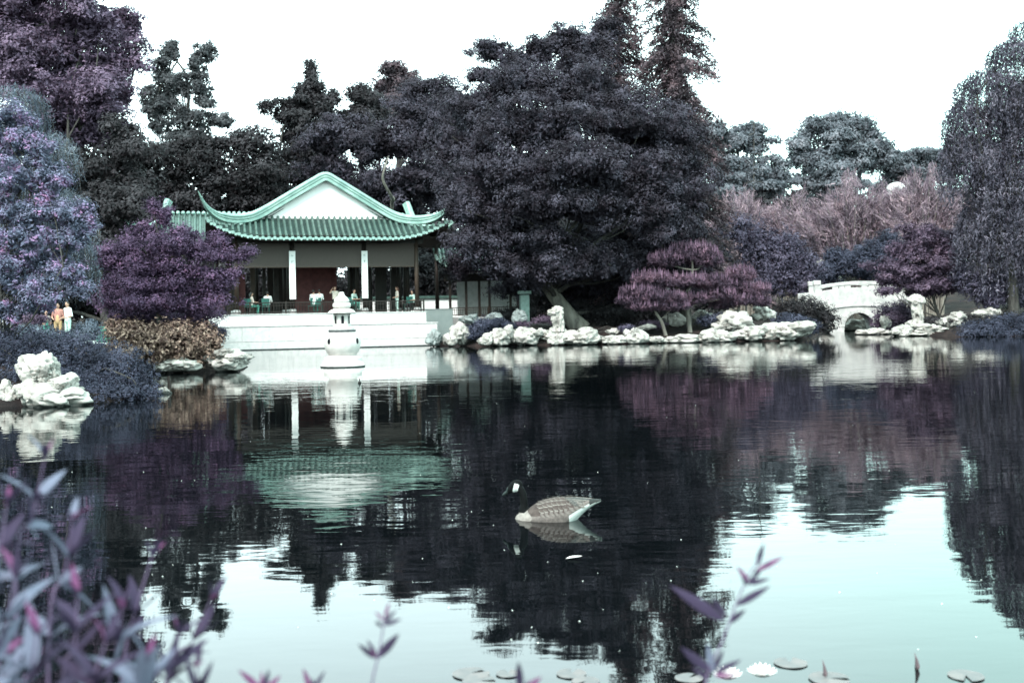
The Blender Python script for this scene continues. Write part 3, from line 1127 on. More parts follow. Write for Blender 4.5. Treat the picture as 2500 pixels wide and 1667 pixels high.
def worley(p):
    i0 = np.floor(p).astype(int)
    best = np.full(len(p), 9.0)
    for a in (-1, 0, 1):
        for b in (-1, 0, 1):
            for c in (-1, 0, 1):
                q = i0 + np.array((a, b, c))
                h = _PM[(_PM[(_PM[q[:, 0] & 511] + q[:, 1]) & 511] + q[:, 2]) & 511]
                best = np.minimum(best, np.linalg.norm(q + 0.5 + _G[h] * 0.45 - p, axis=1))
    return best


def ico(sub):
    if sub not in _ico:
        bm = bmesh.new()
        bmesh.ops.create_icosphere(bm, subdivisions=sub, radius=1.0)
        bm.verts.ensure_lookup_table()
        _ico[sub] = (np.array([v.co for v in bm.verts]), np.array([[v.index for v in f.verts] for f in bm.faces]))
        bm.free()
    return _ico[sub]


def rock(box, d, label, seed, tall=False, flat=False, m=None, group=None, sub=4, depth=0.75, lift_=0.0, name='limestone_rock', rough=1.0, stack=False):
    """weathered limestone: lumps cut by grooves and water-worn hollows"""
    x0, x1, y0, y1 = box
    w, h = S(x1 - x0, d) * (1.0 if tall else 1.14), S(y1 - y0, d)
    c = P((x0 + x1) / 2, y1, d)
    rg = random.Random(seed)
    lumps = [((0, 0, -0.1), (1, 1, 0.9), sub)]
    if tall:
        lumps = [((rg.uniform(-.1, .1), 0, 0.85), (0.60, 0.55, 0.42), sub), ((0.06, 0, 0.1), (0.46, 0.5, 0.95), sub), ((-0.2, 0, 0.35), (0.3, 0.4, 0.5), 3), ((0, 0, -0.8), (0.75, 0.7, 0.5), sub)]
    elif stack:
        lumps = [((0.1, 0, -0.45), (1.0, 0.9, 0.52), sub), ((-0.22, 0.05, 0.35), (0.58, 0.6, 0.6), sub), ((0.45, -0.1, -0.1), (0.45, 0.5, 0.36), sub), ((-0.5, -0.2, -0.25), (0.4, 0.4, 0.3), 4)]
    elif flat:
        lumps += [((rg.uniform(-.9, .9), rg.uniform(-.4, .2), rg.uniform(-.4, 0.1)), (0.6, 0.6, 0.6), 3) for _ in range(3)]
    else:
        for _ in range(3):
            k = rg.uniform(0.34, 0.66)
            lumps.append(((rg.uniform(-.85, .85), rg.uniform(-.7, .1), rg.uniform(-.7, .6)), (k * rg.uniform(.8, 1.3), k, k * rg.uniform(.7, 1.3)), (sub if d < 40 else 3)))
    V, F = [], []
    nb_ = 0
    for (lc_, ls, sb) in lumps:
        vv, ff = ico(sb)
        off = np.array([rg.uniform(3, 400) for _ in range(3)])
        q = vv * np.array(ls) / max(ls)
        dn = pnoise(q * 1.9 + off)[:, None] * 0.3
        n1 = pnoise(q * 1.3 + off)
        n2 = pnoise((q + dn) * np.array([2.4, 2.4, 1.6]) + off)
        n3 = pnoise((q + dn) * np.array([6.0, 6.0, 4.0]) + off)
        n4 = pnoise(q * 14 + off)
        cut = np.full(len(vv), 1.25)                        # broken faces
        for _ in range(16):
            nv_ = np.array([rg.gauss(0, 1), rg.gauss(0, 1), rg.gauss(0, 0.8)])
            nv_ /= np.linalg.norm(nv_)
            dt = vv @ nv_
            cut = np.where(dt > 0.12, np.minimum(cut, rg.uniform(0.72, 1.0) / np.maximum(dt, 0.12)), cut)
        r = 0.75 * cut + 0.25 + 0.30 * n1 + 0.16 * n2 - rough * (0.34 * np.clip(1 - np.abs(n2) / 0.09, 0, 1) ** 0.7 + 0.13 * np.clip(1 - np.abs(n3) / 0.12, 0, 1)) + 0.05 * n3 + 0.035 * n4
        f1 = worley(q * 1.9 + off)
        r -= 0.75 * np.clip(1 - f1 / 0.27, 0, 1) ** 0.45
        r = np.maximum(r, 0.25)
        V.append(np.array(lc_) + vv * r[:, None] * np.array(ls))
        F.append(ff + nb_)
        nb_ += len(vv)
    A, F = np.concatenate(V), np.concatenate(F)
    lo, hi = A.min(0), A.max(0)
    A = (A - (lo + hi) / 2) / (hi - lo)
    A[:, 2] += 0.5
    sink = 0.16
    A = A * np.array([w, w * depth, h * (1 + sink)])
    A[:, 2] -= h * sink
    me = bpy.data.meshes.new(name)
    me.from_pydata(A.tolist(), [], F.tolist())
    me.materials.append(m or ROCK)
    me.polygons.foreach_set('use_smooth', [True] * len(F))
    o = link(name, me, None, (c.x, c.y + w * depth * 0.3, c.z + lift_))
    tag(o, label, 'rock', group)
    return o


rocks = [
    ((22, 197, 858, 994), 23.2, 'big weathered white boulder at the water edge, lower left', 1, dict(sub=5, rough=0.55, stack=True)),
    ((-20, 48, 925, 990), 23.6, 'low shaded rock tucked left of the big lower-left boulder', 2, {}),
    ((367, 480, 870, 908), 36.0, 'flat white rock below the brown-leaved shrub', 3, dict(flat=True)),
    ((496, 606, 850, 904), 36.6, 'eroded white rock with dark undercut at the left bank tip', 4, {}),
    ((384, 417, 944, 968), 26.6, 'small pale stone beside the thin post in the water', 5, {}),
    ((-12, 24, 757, 806), 30, 'upright pale rock at the left picture edge above the blue shrub', 6, {}),
    ((408, 447, 782, 806), 40.5, 'pale stone under the purple maple, left of its stem', 7, {}),
    ((484, 516, 780, 800), 40.5, 'pale stone under the purple maple, right of its stem', 8, {}),
    ((1084, 1156, 785, 840), 59.9, 'overhanging pale rock just right of the pavilion podium', 9, {}),
    ((1040, 1078, 800, 842), 60.6, 'grey boulder against the podium corner', 10, dict(m=ROCK_G)),
    ((1166, 1204, 812, 841), 58.7, 'small white shore rock right of the dark blue shrub', 11, {}),
    ((1194, 1254, 792, 841), 59.0, 'peaked white shore rock, second right of the dark blue shrub', 12, {}),
    ((1244, 1322, 797, 840), 59.2, 'broad white shore rock left of the leaning trunk', 13, {}),
    ((1312, 1360, 800, 832), 60.0, 'white rock at the foot of the tall upright stone', 14, {}),
    ((1336, 1387, 746, 815), 60.4, 'tall upright white scholar stone in front of the leaning trunk', 15, dict(tall=True)),
    ((1336, 1382, 812, 844), 58.8, 'white rock at the water below the upright scholar stone', 16, {}),
    ((1374, 1470, 798, 844), 58.8, 'deeply folded white rock below the leaning trunk', 17, {}),
    ((1463, 1536, 817, 842), 58.9, 'low white shore rock right of the folded rock', 18, dict(flat=True)),
    ((1527, 1583, 798, 840), 59.0, 'rounded white rock with a dark cleft below the pines', 19, {}),
    ((1578, 1632, 820, 839), 59.2, 'low wedge of white rock right of the rounded cleft rock', 20, dict(flat=True)),
    ((1624, 1716, 815, 839), 59.2, 'long low white rock edging the mulch bank', 21, dict(flat=True)),
    ((1706, 1803, 800, 838), 59.2, 'rough white shore rock below the big pierced rock', 22, {}),
    ((1746, 1838, 757, 808), 61.0, 'big blocky white rock pierced by a dark hole', 23, {}),
    ((1796, 1882, 794, 834), 59.6, 'lumpy white shore rock right of the pierced rock', 24, {}),
    ((1868, 1987, 783, 834), 59.6, 'long craggy white rock at the point of the right bank', 25, {}),
    ((1838, 1894, 746, 780), 64, 'pale rock standing behind the pierced rock', 26, {}),
    ((1692, 1748, 755, 792), 64.5, 'pale rock left of the pierced rock under the pines', 27, {}),
    ((1624, 1674, 762, 794), 64, 'whitish rock between the two pine stems', 28, {}),
    ((1480, 1522, 801, 815), 60.5, 'flat little stone lying on the mulch near the folded rock', 29, dict(flat=True)),
    ((1558, 1602, 789, 804), 61.5, 'flat stone lying on the mulch left of the pine stem', 30, dict(flat=True)),
    ((1250, 1286, 752, 788), 62.5, 'grey stone below the square stone post', 31, dict(m=ROCK_G)),
    ((1178, 1228, 762, 794), 62.5, 'grey pale stone above the dark blue shrub by the gallery', 32, dict(m=ROCK_G)),
    ((1120, 1170, 766, 790), 63, 'grey stone behind the overhanging rock', 33, dict(m=ROCK_G)),
    ((2062, 2128, 777, 810), 81, 'white rock seen through the bridge arch', 34, {}),
    ((2006, 2040, 788, 810), 75.5, 'white rock at the left foot of the bridge', 35, {}),
    ((2100, 2180, 800, 822), 69, 'low white rock in the water before the bridge', 36, dict(flat=True)),
    ((2214, 2272, 716, 800), 66, 'tall waisted white scholar rock right of the bridge', 37, dict(tall=True)),
    ((2174, 2232, 791, 822), 64, 'squarish white rock at the water below the waisted scholar rock', 38, {}),
    ((2226, 2334, 789, 822), 64, 'broad holed white rock at the right shore', 39, {}),
    ((2294, 2370, 759, 800), 65.5, 'smooth white rock piled above the right shore', 40, {}),
    ((2380, 2446, 750, 778), 66, 'pale rock above the dark right-hand shrub', 41, dict(flat=True)),
    ((2424, 2484, 729, 758), 72, 'far pale boulder beneath the willow at the right edge', 42, dict(flat=True)),
    ((2438, 2478, 804, 824), 61.5, 'small pointed white rock in the water at far right', 43, {}),
    ((2150, 2178, 768, 800), 70, 'narrow pale stone beside the reddish mound right of the bridge', 44, {}),
    ((1945, 1972, 640, 668), 92, 'white stone high on the slope left above the bridge', 45, dict(sub=3)),
    ((2050, 2092, 640, 690), 90, 'white stone pile just above the bridge parapet', 46, dict(sub=3)),
    ((2098, 2130, 630, 660), 92, 'white stone among shrubs right above the bridge', 47, dict(sub=3)),
    ((1995, 2025, 632, 660), 92, 'white stone among shrubs left above the bridge', 48, dict(sub=3)),
]
for bx_, d_, lab_, sd_, kw_ in rocks:
    rock(bx_, d_, lab_, sd_ * 7 + 3, **kw_)

# rocks are wet and dark along the waterline
for m_ in (ROCK, ROCK_G):
    t_ = m_.node_tree
    b_ = t_.nodes['Principled BSDF']
    src = b_.inputs['Base Color'].links[0].from_socket
    ge = t_.nodes.new('ShaderNodeNewGeometry')
    sx_ = t_.nodes.new('ShaderNodeSeparateXYZ')
    t_.links.new(ge.outputs['Position'], sx_.inputs[0])
    mr_ = t_.nodes.new('ShaderNodeMapRange')
    mr_.inputs['From Min'].default_value, mr_.inputs['From Max'].default_value = 0.04, 0.10
    mr_.inputs['To Min'].default_value, mr_.inputs['To Max'].default_value = 1.0, 0.0
    t_.links.new(sx_.outputs[2], mr_.inputs[0])
    mx_ = t_.nodes.new('ShaderNodeMix')
    mx_.data_type = 'RGBA'
    mx_.inputs[7].default_value = (0.05, 0.05, 0.048, 1)
    t_.links.new(mr_.outputs[0], mx_.inputs[0])
    t_.links.new(src, mx_.inputs[6])
    t_.links.new(mx_.outputs[2], b_.inputs['Base Color'])

# thin post standing in the water at left
q = P(413, 952, 27.2)
o = MB().tube([(0, 0, -0.5), (0.005, 0, 0.2), (0, 0, 0.40)], [0.045, 0.042, 0.04], n=9).build('wooden_post', WOOD, None, smooth=False, loc=(q.x, q.y, 0))
tag(o, 'thin dark wooden post standing in the water by the left bank', 'post')

# ------------------------------------------------------------------ foliage colours (the film renders leaves violet)
BARK = mat('bark', (0.085, 0.075, 0.07), (0.035, 0.031, 0.03), 2.5, 0.95, 0.1, bump=0.03, bscale=6, stretch=(3, 3, 0.6), detail=8)
BARK_P = mat('pale_bark', (0.20, 0.175, 0.155), (0.075, 0.065, 0.06), 1.6, 0.95, 0.1, bump=0.04, bscale=5, stretch=(2, 2, 0.5), detail=8)
LM = {
    'oak': leafmat('leaf_oak', [(0.040, 0.034, 0.050), (0.062, 0.058, 0.085), (0.115, 0.110, 0.158)], k=0.78),
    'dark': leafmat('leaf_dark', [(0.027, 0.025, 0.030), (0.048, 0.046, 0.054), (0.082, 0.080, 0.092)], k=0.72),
    'bigpurple': leafmat('leaf_bigpurple', [(0.065, 0.045, 0.080), (0.115, 0.080, 0.135), (0.20, 0.14, 0.22)], k=1.15),
    'lav': leafmat('leaf_lavender', [(0.09, 0.11, 0.17), (0.18, 0.20, 0.29), (0.24, 0.19, 0.34), (0.42, 0.22, 0.40)], k=0.85, sat=1.0),
    'feather': leafmat('leaf_feather', [(0.08, 0.11, 0.16), (0.15, 0.20, 0.26), (0.25, 0.30, 0.37)], k=0.85),
    'maple': leafmat('leaf_maple', [(0.065, 0.044, 0.085), (0.11, 0.074, 0.135), (0.19, 0.11, 0.20)], k=0.9, sat=1.0),
    'blue': leafmat('leaf_blue', [(0.032, 0.038, 0.066), (0.052, 0.060, 0.100), (0.088, 0.096, 0.15)]),
    'brown': leafmat('leaf_brown', [(0.05, 0.03, 0.028), (0.10, 0.06, 0.05), (0.30, 0.21, 0.16), (0.07, 0.04, 0.04), (0.42, 0.30, 0.23), (0.05, 0.03, 0.03)], island=True),
    'redwood': leafmat('leaf_redwood', [(0.055, 0.044, 0.056), (0.095, 0.068, 0.082), (0.16, 0.11, 0.125)], k=1.25),
    'greygreen': leafmat('leaf_greygreen', [(0.07, 0.085, 0.105), (0.11, 0.125, 0.150), (0.17, 0.18, 0.21)], k=1.15),
    'midgrey': leafmat('leaf_midgrey', [(0.045, 0.052, 0.060), (0.075, 0.082, 0.092), (0.12, 0.125, 0.14)], k=0.9),
    'bamboo': leafmat('leaf_bamboo', [(0.13, 0.095, 0.13), (0.21, 0.155, 0.19), (0.32, 0.225, 0.26)], k=1.3),
    'pine': leafmat('leaf_pine', [(0.075, 0.052, 0.085), (0.13, 0.078, 0.122), (0.22, 0.12, 0.175)], k=0.85),
    'pinehi': leafmat('leaf_pine_candle', [(0.20, 0.12, 0.20), (0.30, 0.17, 0.26)]),
    'hedge': leafmat('leaf_hedge', [(0.06, 0.055, 0.095), (0.10, 0.092, 0.15), (0.16, 0.14, 0.215)]),
    'willow': leafmat('leaf_willow', [(0.056, 0.054, 0.082), (0.100, 0.096, 0.135), (0.18, 0.165, 0.22)], k=1.1),
    'wine': leafmat('leaf_wine', [(0.065, 0.044, 0.080), (0.115, 0.080, 0.130), (0.20, 0.135, 0.205)], k=0.95),
}


def tree(name, label, cat, d, base, lobes, leaf, clumps, per, rc, size, seed, group=None, trunk=0.3, bark=None, tpath=None, branches=True, bough=9, freq=None, **kw):
    """base: (x, y) on the photograph where the stem meets the soil; lobes: crown masses"""
    rng = np.random.default_rng(seed)
    LW = lobe_world(lobes, d)
    b = P(base[0] * K, base[1] * K, d)
    zb = gz(b.x, b.y) - 0.15
    root = empty(name, (b.x, b.y, zb))
    tag(root, label, cat, group)
    org = (b.x, b.y, zb)
    V = crown(LW, rng, clumps, per, rc, size, bough=bough, **kw)
    link('crown', quad_mesh('crown', V - np.array(org), LM[leaf], freq=freq or 0.55 / rc), root)
    mb = MB()
    top = max(LW, key=lambda L: L[0][2])[0]
    low = min(L[0][2] for L in LW)
    if tpath:
        pts = [P(x * K, y * K, d + dd) for x, y, dd in tpath]
        pts[0] = Vector((pts[0].x, pts[0].y, zb))
    else:
        mid = np.mean([L[0] for L in LW], axis=0)
        pts = [Vector((b.x, b.y, zb)), Vector((b.x * 0.7 + mid[0] * 0.3 + rng.normal() * 0.1, b.y, zb + (max(low, zb + 0.6) - zb) * 0.6)),
               Vector((mid[0], (mid[1] + b.y) / 2, (mid[2] + top[2]) / 2))]
    sp = spline(pts, 5)
    mb.tube(sp, [trunk * (1.25 - 0.25 * min(1, i / 3)) * (1 - 0.72 * i / (len(sp) - 1)) for i in range(len(sp))], n=10, caps=False)
    mb.build('trunk', bark or BARK, root, origin=org, smooth=True)
    mb = MB()
    if branches:
        for c, r in LW:
            i = rng.integers(len(sp) // 3, len(sp))
            p = limb(mb, sp[i], c, trunk * 0.32, trunk * 0.10, rng)
            for _ in range(3):
                e = c + unit(rng.normal(size=(1, 3)))[0] * r * 0.85
                limb(mb, p[rng.integers(2, len(p))], e, trunk * 0.12, 0.012 + trunk * 0.02, rng, n=5, seg=4)
        mb.build('branches', BARK, root, origin=org, smooth=True)
    return root


def shrub(name, label, cat, d, lobes, leaf, n, size, seed, group=None, asp=0.45, inner=0.25, stems=True, per=12, rc=None):
    rng = np.random.default_rng(seed)
    LW = lobe_world(lobes, d)
    m = np.mean([L[0] for L in LW], axis=0)
    zb = max(gz(m[0], m[1]), -0.05) - 0.1
    root = empty(name, (m[0], m[1], zb))
    tag(root, label, cat, group)
    V = crown(LW, rng, n // per, per, rc or size * 2.2, size, asp=asp, flat=0.7, up=0.5, inner=inner, shell=0.22, under=0.6)
    V = V[V[:, :, 2].min(1) > -0.02]
    link('foliage', quad_mesh('foliage', V - np.array((m[0], m[1], zb)), LM[leaf]), root)
    mb = MB()
    for c, r in LW:
        for _ in range(3):
            e = c + unit(rng.normal(size=(1, 3)))[0] * r * 0.5
            limb(mb, (m[0] + rng.normal() * 0.15, m[1] + rng.normal() * 0.1, zb), e, 0.035, 0.012, rng, n=5)
    mb.build('stem', BARK, root, origin=(m[0], m[1], zb), smooth=True)
    return root


# ---- trees of the left bank
tree('purple_tree', 'huge violet-leaved tree filling the upper left corner', 'tree', 55, (235, 740),
     [(140, 130, 120, 95, 0), (60, 40, 110, 80, 1), (210, 60, 95, 65, 0), (275, 130, 62, 60, 0), (170, 230, 120, 80, -1), (40, 150, 90, 90, 0),
      (255, 215, 62, 55, 0), (100, 310, 120, 70, 0), (220, 300, 85, 55, 0), (300, 60, 30, 40, 1), (120, -60, 170, 80, 0), (-60, 80, 110, 140, 0)],
     'bigpurple', 1500, 56, 0.62, 0.17, 11, trunk=0.35, asp=0.55, under=0.25, isz=1.5, inner=0.5)
tree('dark_tree', 'dark shaded tree below the violet crown, behind the left bank', 'tree', 50, (250, 760),
     [(220, 400, 110, 80, 0), (130, 430, 120, 80, 0), (290, 330, 55, 55, 1), (280, 440, 70, 70, 0), (240, 520, 120, 80, -1), (90, 560, 130, 110, 0), (190, 620, 120, 70, 0), (300, 600, 70, 90, 0), (40, 650, 90, 70, 0)],
     'dark', 1000, 44, 0.62, 0.18, 12, trunk=0.3, asp=0.55)


def willow(name, label, d, base, heads, leaf, strands, seed, length=(1.5, 4.0), size=0.13, asp=0.22, trunk=0.3, curve=0.25, group=None, cat='tree', wisp=0):
    """weeping tree: strands of narrow leaves hang from arching heads"""
    rng = np.random.default_rng(seed)
    LW = lobe_world(heads, d)
    b = P(base[0] * K, base[1] * K, d)
    zb = gz(b.x, b.y) - 0.15
    org = np.array((b.x, b.y, zb))
    root = empty(name, tuple(org))
    tag(root, label, cat, group)
    wts = np.array([r[0] * r[2] for c, r in LW])
    Ps, Ax = [], []
    tw = MB()
    zfl = max(zb + 0.5, 0.3)
    for (c, r), k in zip(LW, (strands * wts / wts.sum()).astype(int)):
        dirs = unit(rng.normal(size=(k, 3)))
        dirs[:, 2] = np.abs(dirs[:, 2]) * 0.9 - 0.25
        st = c + dirs * r * (0.7 + 0.35 * rng.random((k, 1)))
        for s in range(k):
            L = rng.uniform(*length)
            zmin = zfl
            L = min(L, max(0.3, st[s][2] - zmin))
            n = max(3, int(L / (size * 0.55)))
            t = np.linspace(0, 1, n)
            out = dirs[s] * np.array([1, 1, 0]) * curve
            sway = rng.normal(size=3) * np.array([0.12, 0.12, 0])
            p = st[s] + out * (1 - (1 - t[:, None]) ** 2) + sway * t[:, None] ** 2 * L * 0.4
            p[:, 2] = st[s][2] + 0.12 * np.sin(t * 3) - t * L
            Ps.append(p + rng.normal(size=p.shape) * size * 0.25)
            a = np.zeros_like(p)
            a[:, 2] = -1
            Ax.append(a + rng.normal(size=p.shape) * 0.45)
            if s % 5 == 0:
                tw.tube([tuple(q) for q in p[::max(1, n // 4)]], 0.008, n=3, caps=False)
    p, a = np.concatenate(Ps), np.concatenate(Ax)
    l = size * (0.7 + 0.6 * rng.random(len(p)))
    V = leaf_quads(p, rng.normal(size=p.shape), l, l * asp, rng, axis=a)
    link('crown', quad_mesh('crown', V - org, LM[leaf]), root)
    mid = np.mean([c for c, r in LW], axis=0)
    sp = spline([org, (b.x * 0.6 + mid[0] * 0.4, b.y, zb + (mid[2] - zb) * 0.5), tuple(mid)], 6)
    tw.tube(sp, [trunk * (1 - 0.7 * i / (len(sp) - 1)) for i in range(len(sp))], n=9, caps=False)
    for c, r in LW:
        pp_ = limb(tw, sp[rng.integers(5, len(sp))], c, trunk * 0.35, trunk * 0.08, rng)
        for _ in range(3):
            limb(tw, pp_[-2], c + unit(rng.normal(size=(1, 3)))[0] * r * 0.9, trunk * 0.1, 0.01, rng, n=4)
    tw.build('trunk', BARK, root, origin=tuple(org), smooth=True)
    return root


willow('weeping_tree', 'feathery pale blue weeping tree behind the lavender maple', 31.5, (20, 770),
       [(30, 230, 70, 60, 0), (110, 330, 60, 50, 0), (60, 420, 90, 70, 0), (150, 470, 60, 60, 0), (120, 560, 80, 60, 0), (-30, 330, 70, 120, 0),
        (185, 570, 32, 50, 0)],
       'feather', 2000, 21, length=(0.5, 1.7), size=0.085, asp=0.2, trunk=0.12)
tree('lavender_maple', 'bright lavender maple overhanging the left picture edge', 'tree', 27.5, (-30, 770),
     [(20, 330, 50, 45, 0), (95, 350, 36, 34, 0), (30, 410, 65, 46, -.3), (105, 430, 50, 40, 0), (40, 490, 70, 46, 0), (150, 500, 46, 36, 0), (70, 550, 76, 46, -.4),
      (185, 540, 36, 34, 0), (20, 610, 64, 46, -.3), (130, 600, 56, 40, 0), (60, 660, 65, 40, -.5), (165, 640, 36, 36, 0), (15, 715, 50, 30, -.3), (90, 705, 36, 22, 0),
      (30, 270, 40, 30, 0), (-50, 450, 60, 150, 0), (90, 390, 50, 30, .3), (200, 480, 25, 14, 0)],
     'lav', 1500, 34, 0.19, 0.080, 13, trunk=0.09, asp=0.42, flat=0.85, up=0.6, jit=0.7, shell=0.6, inner=0.12, under=0.3, tri=False, bough=6)
tree('japanese_maple', 'layered dark violet maple between the lavender tree and the pavilion', 'tree', 37.5, (370, 752),
     [(375, 500, 22, 26, 0), (335, 535, 42, 22, .2), (425, 540, 44, 20, 0), (285, 572, 46, 22, 0), (500, 552, 20, 12, 0), (390, 572, 75, 24, -.3), (475, 585, 60, 20, 0),
      (545, 590, 34, 11, 0), (260, 605, 48, 24, 0), (330, 615, 80, 26, -.3), (440, 625, 75, 22, -.2), (525, 630, 38, 16, 0), (280, 655, 55, 24, 0), (380, 660, 85, 26, -.2),
      (480, 665, 62, 20, 0), (330, 700, 90, 26, 0), (430, 700, 85, 24, 0), (255, 690, 30, 24, 1.0), (310, 730, 60, 22, 1.3), (390, 735, 80, 20, 1.3), (460, 722, 46, 16, 1.0), (355, 475, 14, 14, 0), (570, 578, 14, 5, 0)],
     'maple', 1500, 32, 0.26, 0.085, 14, trunk=0.08, asp=0.45, flat=0.9, up=0.6, jit=0.75, shell=0.9, inner=0.25, bough=11,
     tpath=[(370, 752, 0), (362, 715, 0), (350, 660, 0), (370, 590, 0)])
shrub('blue_shrub', 'big dark blue mounded shrub behind the lower-left boulder', 'shrub', 26, [(60, 810, 110, 55, 1.2), (170, 830, 120, 66, .4), (270, 855, 90, 60, 0), (100, 880, 110, 55, -.6),
      (310, 885, 50, 34, -.4), (-20, 800, 80, 60, 1.5), (220, 890, 100, 44, -.5), (240, 905, 110, 26, -1.3), (325, 905, 44, 22, -.9), (150, 900, 70, 34, -1.2)], 'blue', 34000, 0.062, 15)
shrub('brown_shrub', 'russet and cream dotted shrub on the left bank point', 'shrub', 37.0, [(310, 775, 62, 36, 0), (400, 785, 80, 46, -.2), (465, 790, 45, 44, 0), (340, 810, 70, 30, -.4), (280, 760, 38, 26, .4)],
      'brown', 11000, 0.11, 16, asp=0.7)
shrub('low_purple_shrub', 'sprawling blue-violet shrub spilling over the white wall by the maple', 'shrub', 39.5, [(470, 750, 34, 14, 0), (500, 768, 20, 18, 0)], 'hedge', 2500, 0.08, 17)
shrub('path_shrub', 'loose grey-blue shrub beside the people on the path', 'shrub', 42, [(205, 760, 34, 24, 0), (160, 775, 60, 16, 0), (60, 765, 60, 18, 0)], 'feather', 5000, 0.08, 18)
shrub('dark_red_shrub', 'low dark red shrub left of the people on the path', 'shrub', 46, [(45, 728, 38, 12, 0), (85, 735, 26, 12, 0)], 'wine', 3000, 0.08, 19)

# ---- far trees behind the pavilion
tree('airy_tree', 'thin airy far tree with twin spires left of the pavilion', 'tree', 112, (420, 640),
     [(378, 150, 22, 45, 0), (385, 210, 34, 42, 0), (400, 120, 10, 22, 0), (455, 150, 26, 38, 0), (478, 120, 14, 30, 0), (465, 215, 34, 40, 0), (420, 200, 18, 34, 0), (385, 280, 46, 44, 0),
      (450, 290, 50, 36, 0), (515, 280, 22, 18, 0), (440, 340, 70, 34, 0), (350, 250, 22, 60, 0)], 'midgrey', 1000, 34, 0.7, 0.28, 31, trunk=0.3, asp=0.5, inner=0.08, shell=0.9,
     tpath=[(420, 640, 0), (425, 400, 0), (432, 200, 0), (400, 130, 0)], group=None)
tree('dark_oak', 'dense dark round tree left behind the pavilion roof', 'tree', 92, (500, 640),
     [(420, 400, 90, 70, 0), (510, 400, 90, 70, 0), (590, 360, 50, 60, 0), (480, 340, 60, 34, 0), (600, 430, 80, 60, 0), (400, 470, 90, 60, 0), (560, 500, 90, 60, 2), (440, 530, 90, 60, 2), (660, 490, 70, 60, 2), (550, 330, 36, 26, 0), (340, 410, 40, 60, 1)],
     'dark', 900, 40, 1.0, 0.30, 32, trunk=0.6, asp=0.55)
tree('pointed_tree', 'dark pointed tree rising left of the roof peak', 'tree', 98, (700, 640),
     [(712, 175, 14, 30, 0), (705, 215, 36, 30, 0), (690, 255, 56, 36, 0), (740, 245, 30, 36, 0), (700, 310, 76, 44, 0), (755, 280, 26, 26, 0), (690, 380, 80, 60, 0)],
     'dark', 700, 40, 0.85, 0.30, 33, trunk=0.5, asp=0.55)
tree('small_dark_tree', 'dark ragged tree above the roof peak, right of the pointed one', 'tree', 100, (840, 640),
     [(826, 215, 20, 20, 0), (835, 250, 42, 30, 0), (800, 270, 20, 16, 0), (860, 280, 46, 34, 0), (800, 320, 40, 30, 0)],
     'dark', 330, 36, 0.8, 0.30, 34, trunk=0.4, asp=0.55, shell=0.6)
tree('pinkish_tree', 'pinkish rounded treetop behind the ragged dark tree', 'tree', 112, (920, 640),
     [(915, 175, 34, 26, 0), (890, 205, 34, 24, 0), (940, 200, 26, 30, 0), (905, 250, 50, 34, 0)],
     'redwood', 360, 36, 0.9, 0.32, 35, trunk=0.4, asp=0.55, shell=0.6)
tree('grey_oak', 'grey-violet oak with bare pale limb just above the pavilion roof', 'tree', 82, (905, 640),
     [(760, 330, 60, 36, 0), (800, 300, 50, 34, 0), (850, 340, 60, 40, 0), (760, 390, 70, 36, 0), (900, 330, 56, 46, 0), (960, 330, 60, 50, 0), (960, 250, 60, 50, 0), (1020, 230, 56, 44, 0),
      (940, 420, 70, 50, 0), (840, 440, 60, 40, 0), (1000, 300, 70, 60, 0), (920, 490, 60, 50, 3), (1000, 420, 60, 70, 2), (790, 450, 60, 50, 3)],
     'oak', 1100, 60, 0.95, 0.22, 36, trunk=0.16, asp=0.5, bark=BARK_P, branches=False, inner=0.3, tpath=[(900, 600, 0), (900, 480, -3), (903, 460, -5), (880, 415, -6), (884, 385, -6), (892, 360, -4)])

# ---- the great oak and the two redwoods
tree('great_oak', 'huge spreading dark oak with leaning trunk right of the pavilion', 'tree', 65, (1330, 752),
     [(1130, 118, 40, 24, 2), (1185, 145, 46, 30, 1), (1240, 118, 40, 34, 1), (1295, 92, 44, 30, 1), (1350, 120, 44, 34, 1), (1120, 175, 34, 20, 2), (1330, 150, 70, 40, 1), (1200, 200, 100, 50, -1), (1340, 220, 120, 60, -1), (1110, 260, 100, 60, 1), (1240, 300, 120, 60, -3),
      (1420, 280, 110, 56, -2), (1510, 330, 90, 70, 0), (1070, 350, 90, 60, 0), (1180, 390, 110, 50, -3), (1330, 380, 120, 56, -4.5), (1480, 410, 110, 60, -3), (1570, 420, 60, 80, 0),
      (1090, 440, 90, 56, -.5), (1230, 470, 110, 50, -3.5), (1360, 470, 110, 50, -3.5), (1500, 500, 90, 60, -2), (1130, 520, 80, 46, -1), (1250, 555, 80, 40, -2.5), (1420, 580, 110, 60, 4),
      (1190, 600, 70, 40, -.5), (1560, 560, 60, 60, 0), (1340, 640, 110, 60, 5), (1460, 660, 100, 60, 5), (1320, 580, 60, 50, 4), (1540, 640, 80, 60, 4), (1060, 480, 44, 46, -3.5), (1200, 645, 46, 26, 0), (1390, 80, 40, 30, 2), (1085, 560, 50, 40, -4), (1140, 610, 46, 30, -3), (1060, 610, 36, 26, 2), (1180, 660, 40, 20, 3), (1205, 632, 56, 26, -2), (1285, 612, 60, 36, -3), (1370, 610, 70, 40, -2), (1440, 600, 60, 40, -1)],
     'oak', 4000, 66, 0.60, 0.16, 41, trunk=0.55, bark=BARK_P, asp=0.5, inner=0.45, flat=0.75, under=0.3, shell=0.35, bough=16,
     tpath=[(1335, 752, 0), (1300, 715, 0), (1262, 665, 0), (1235, 620, 0), (1250, 520, 2), (1280, 400, 3)])


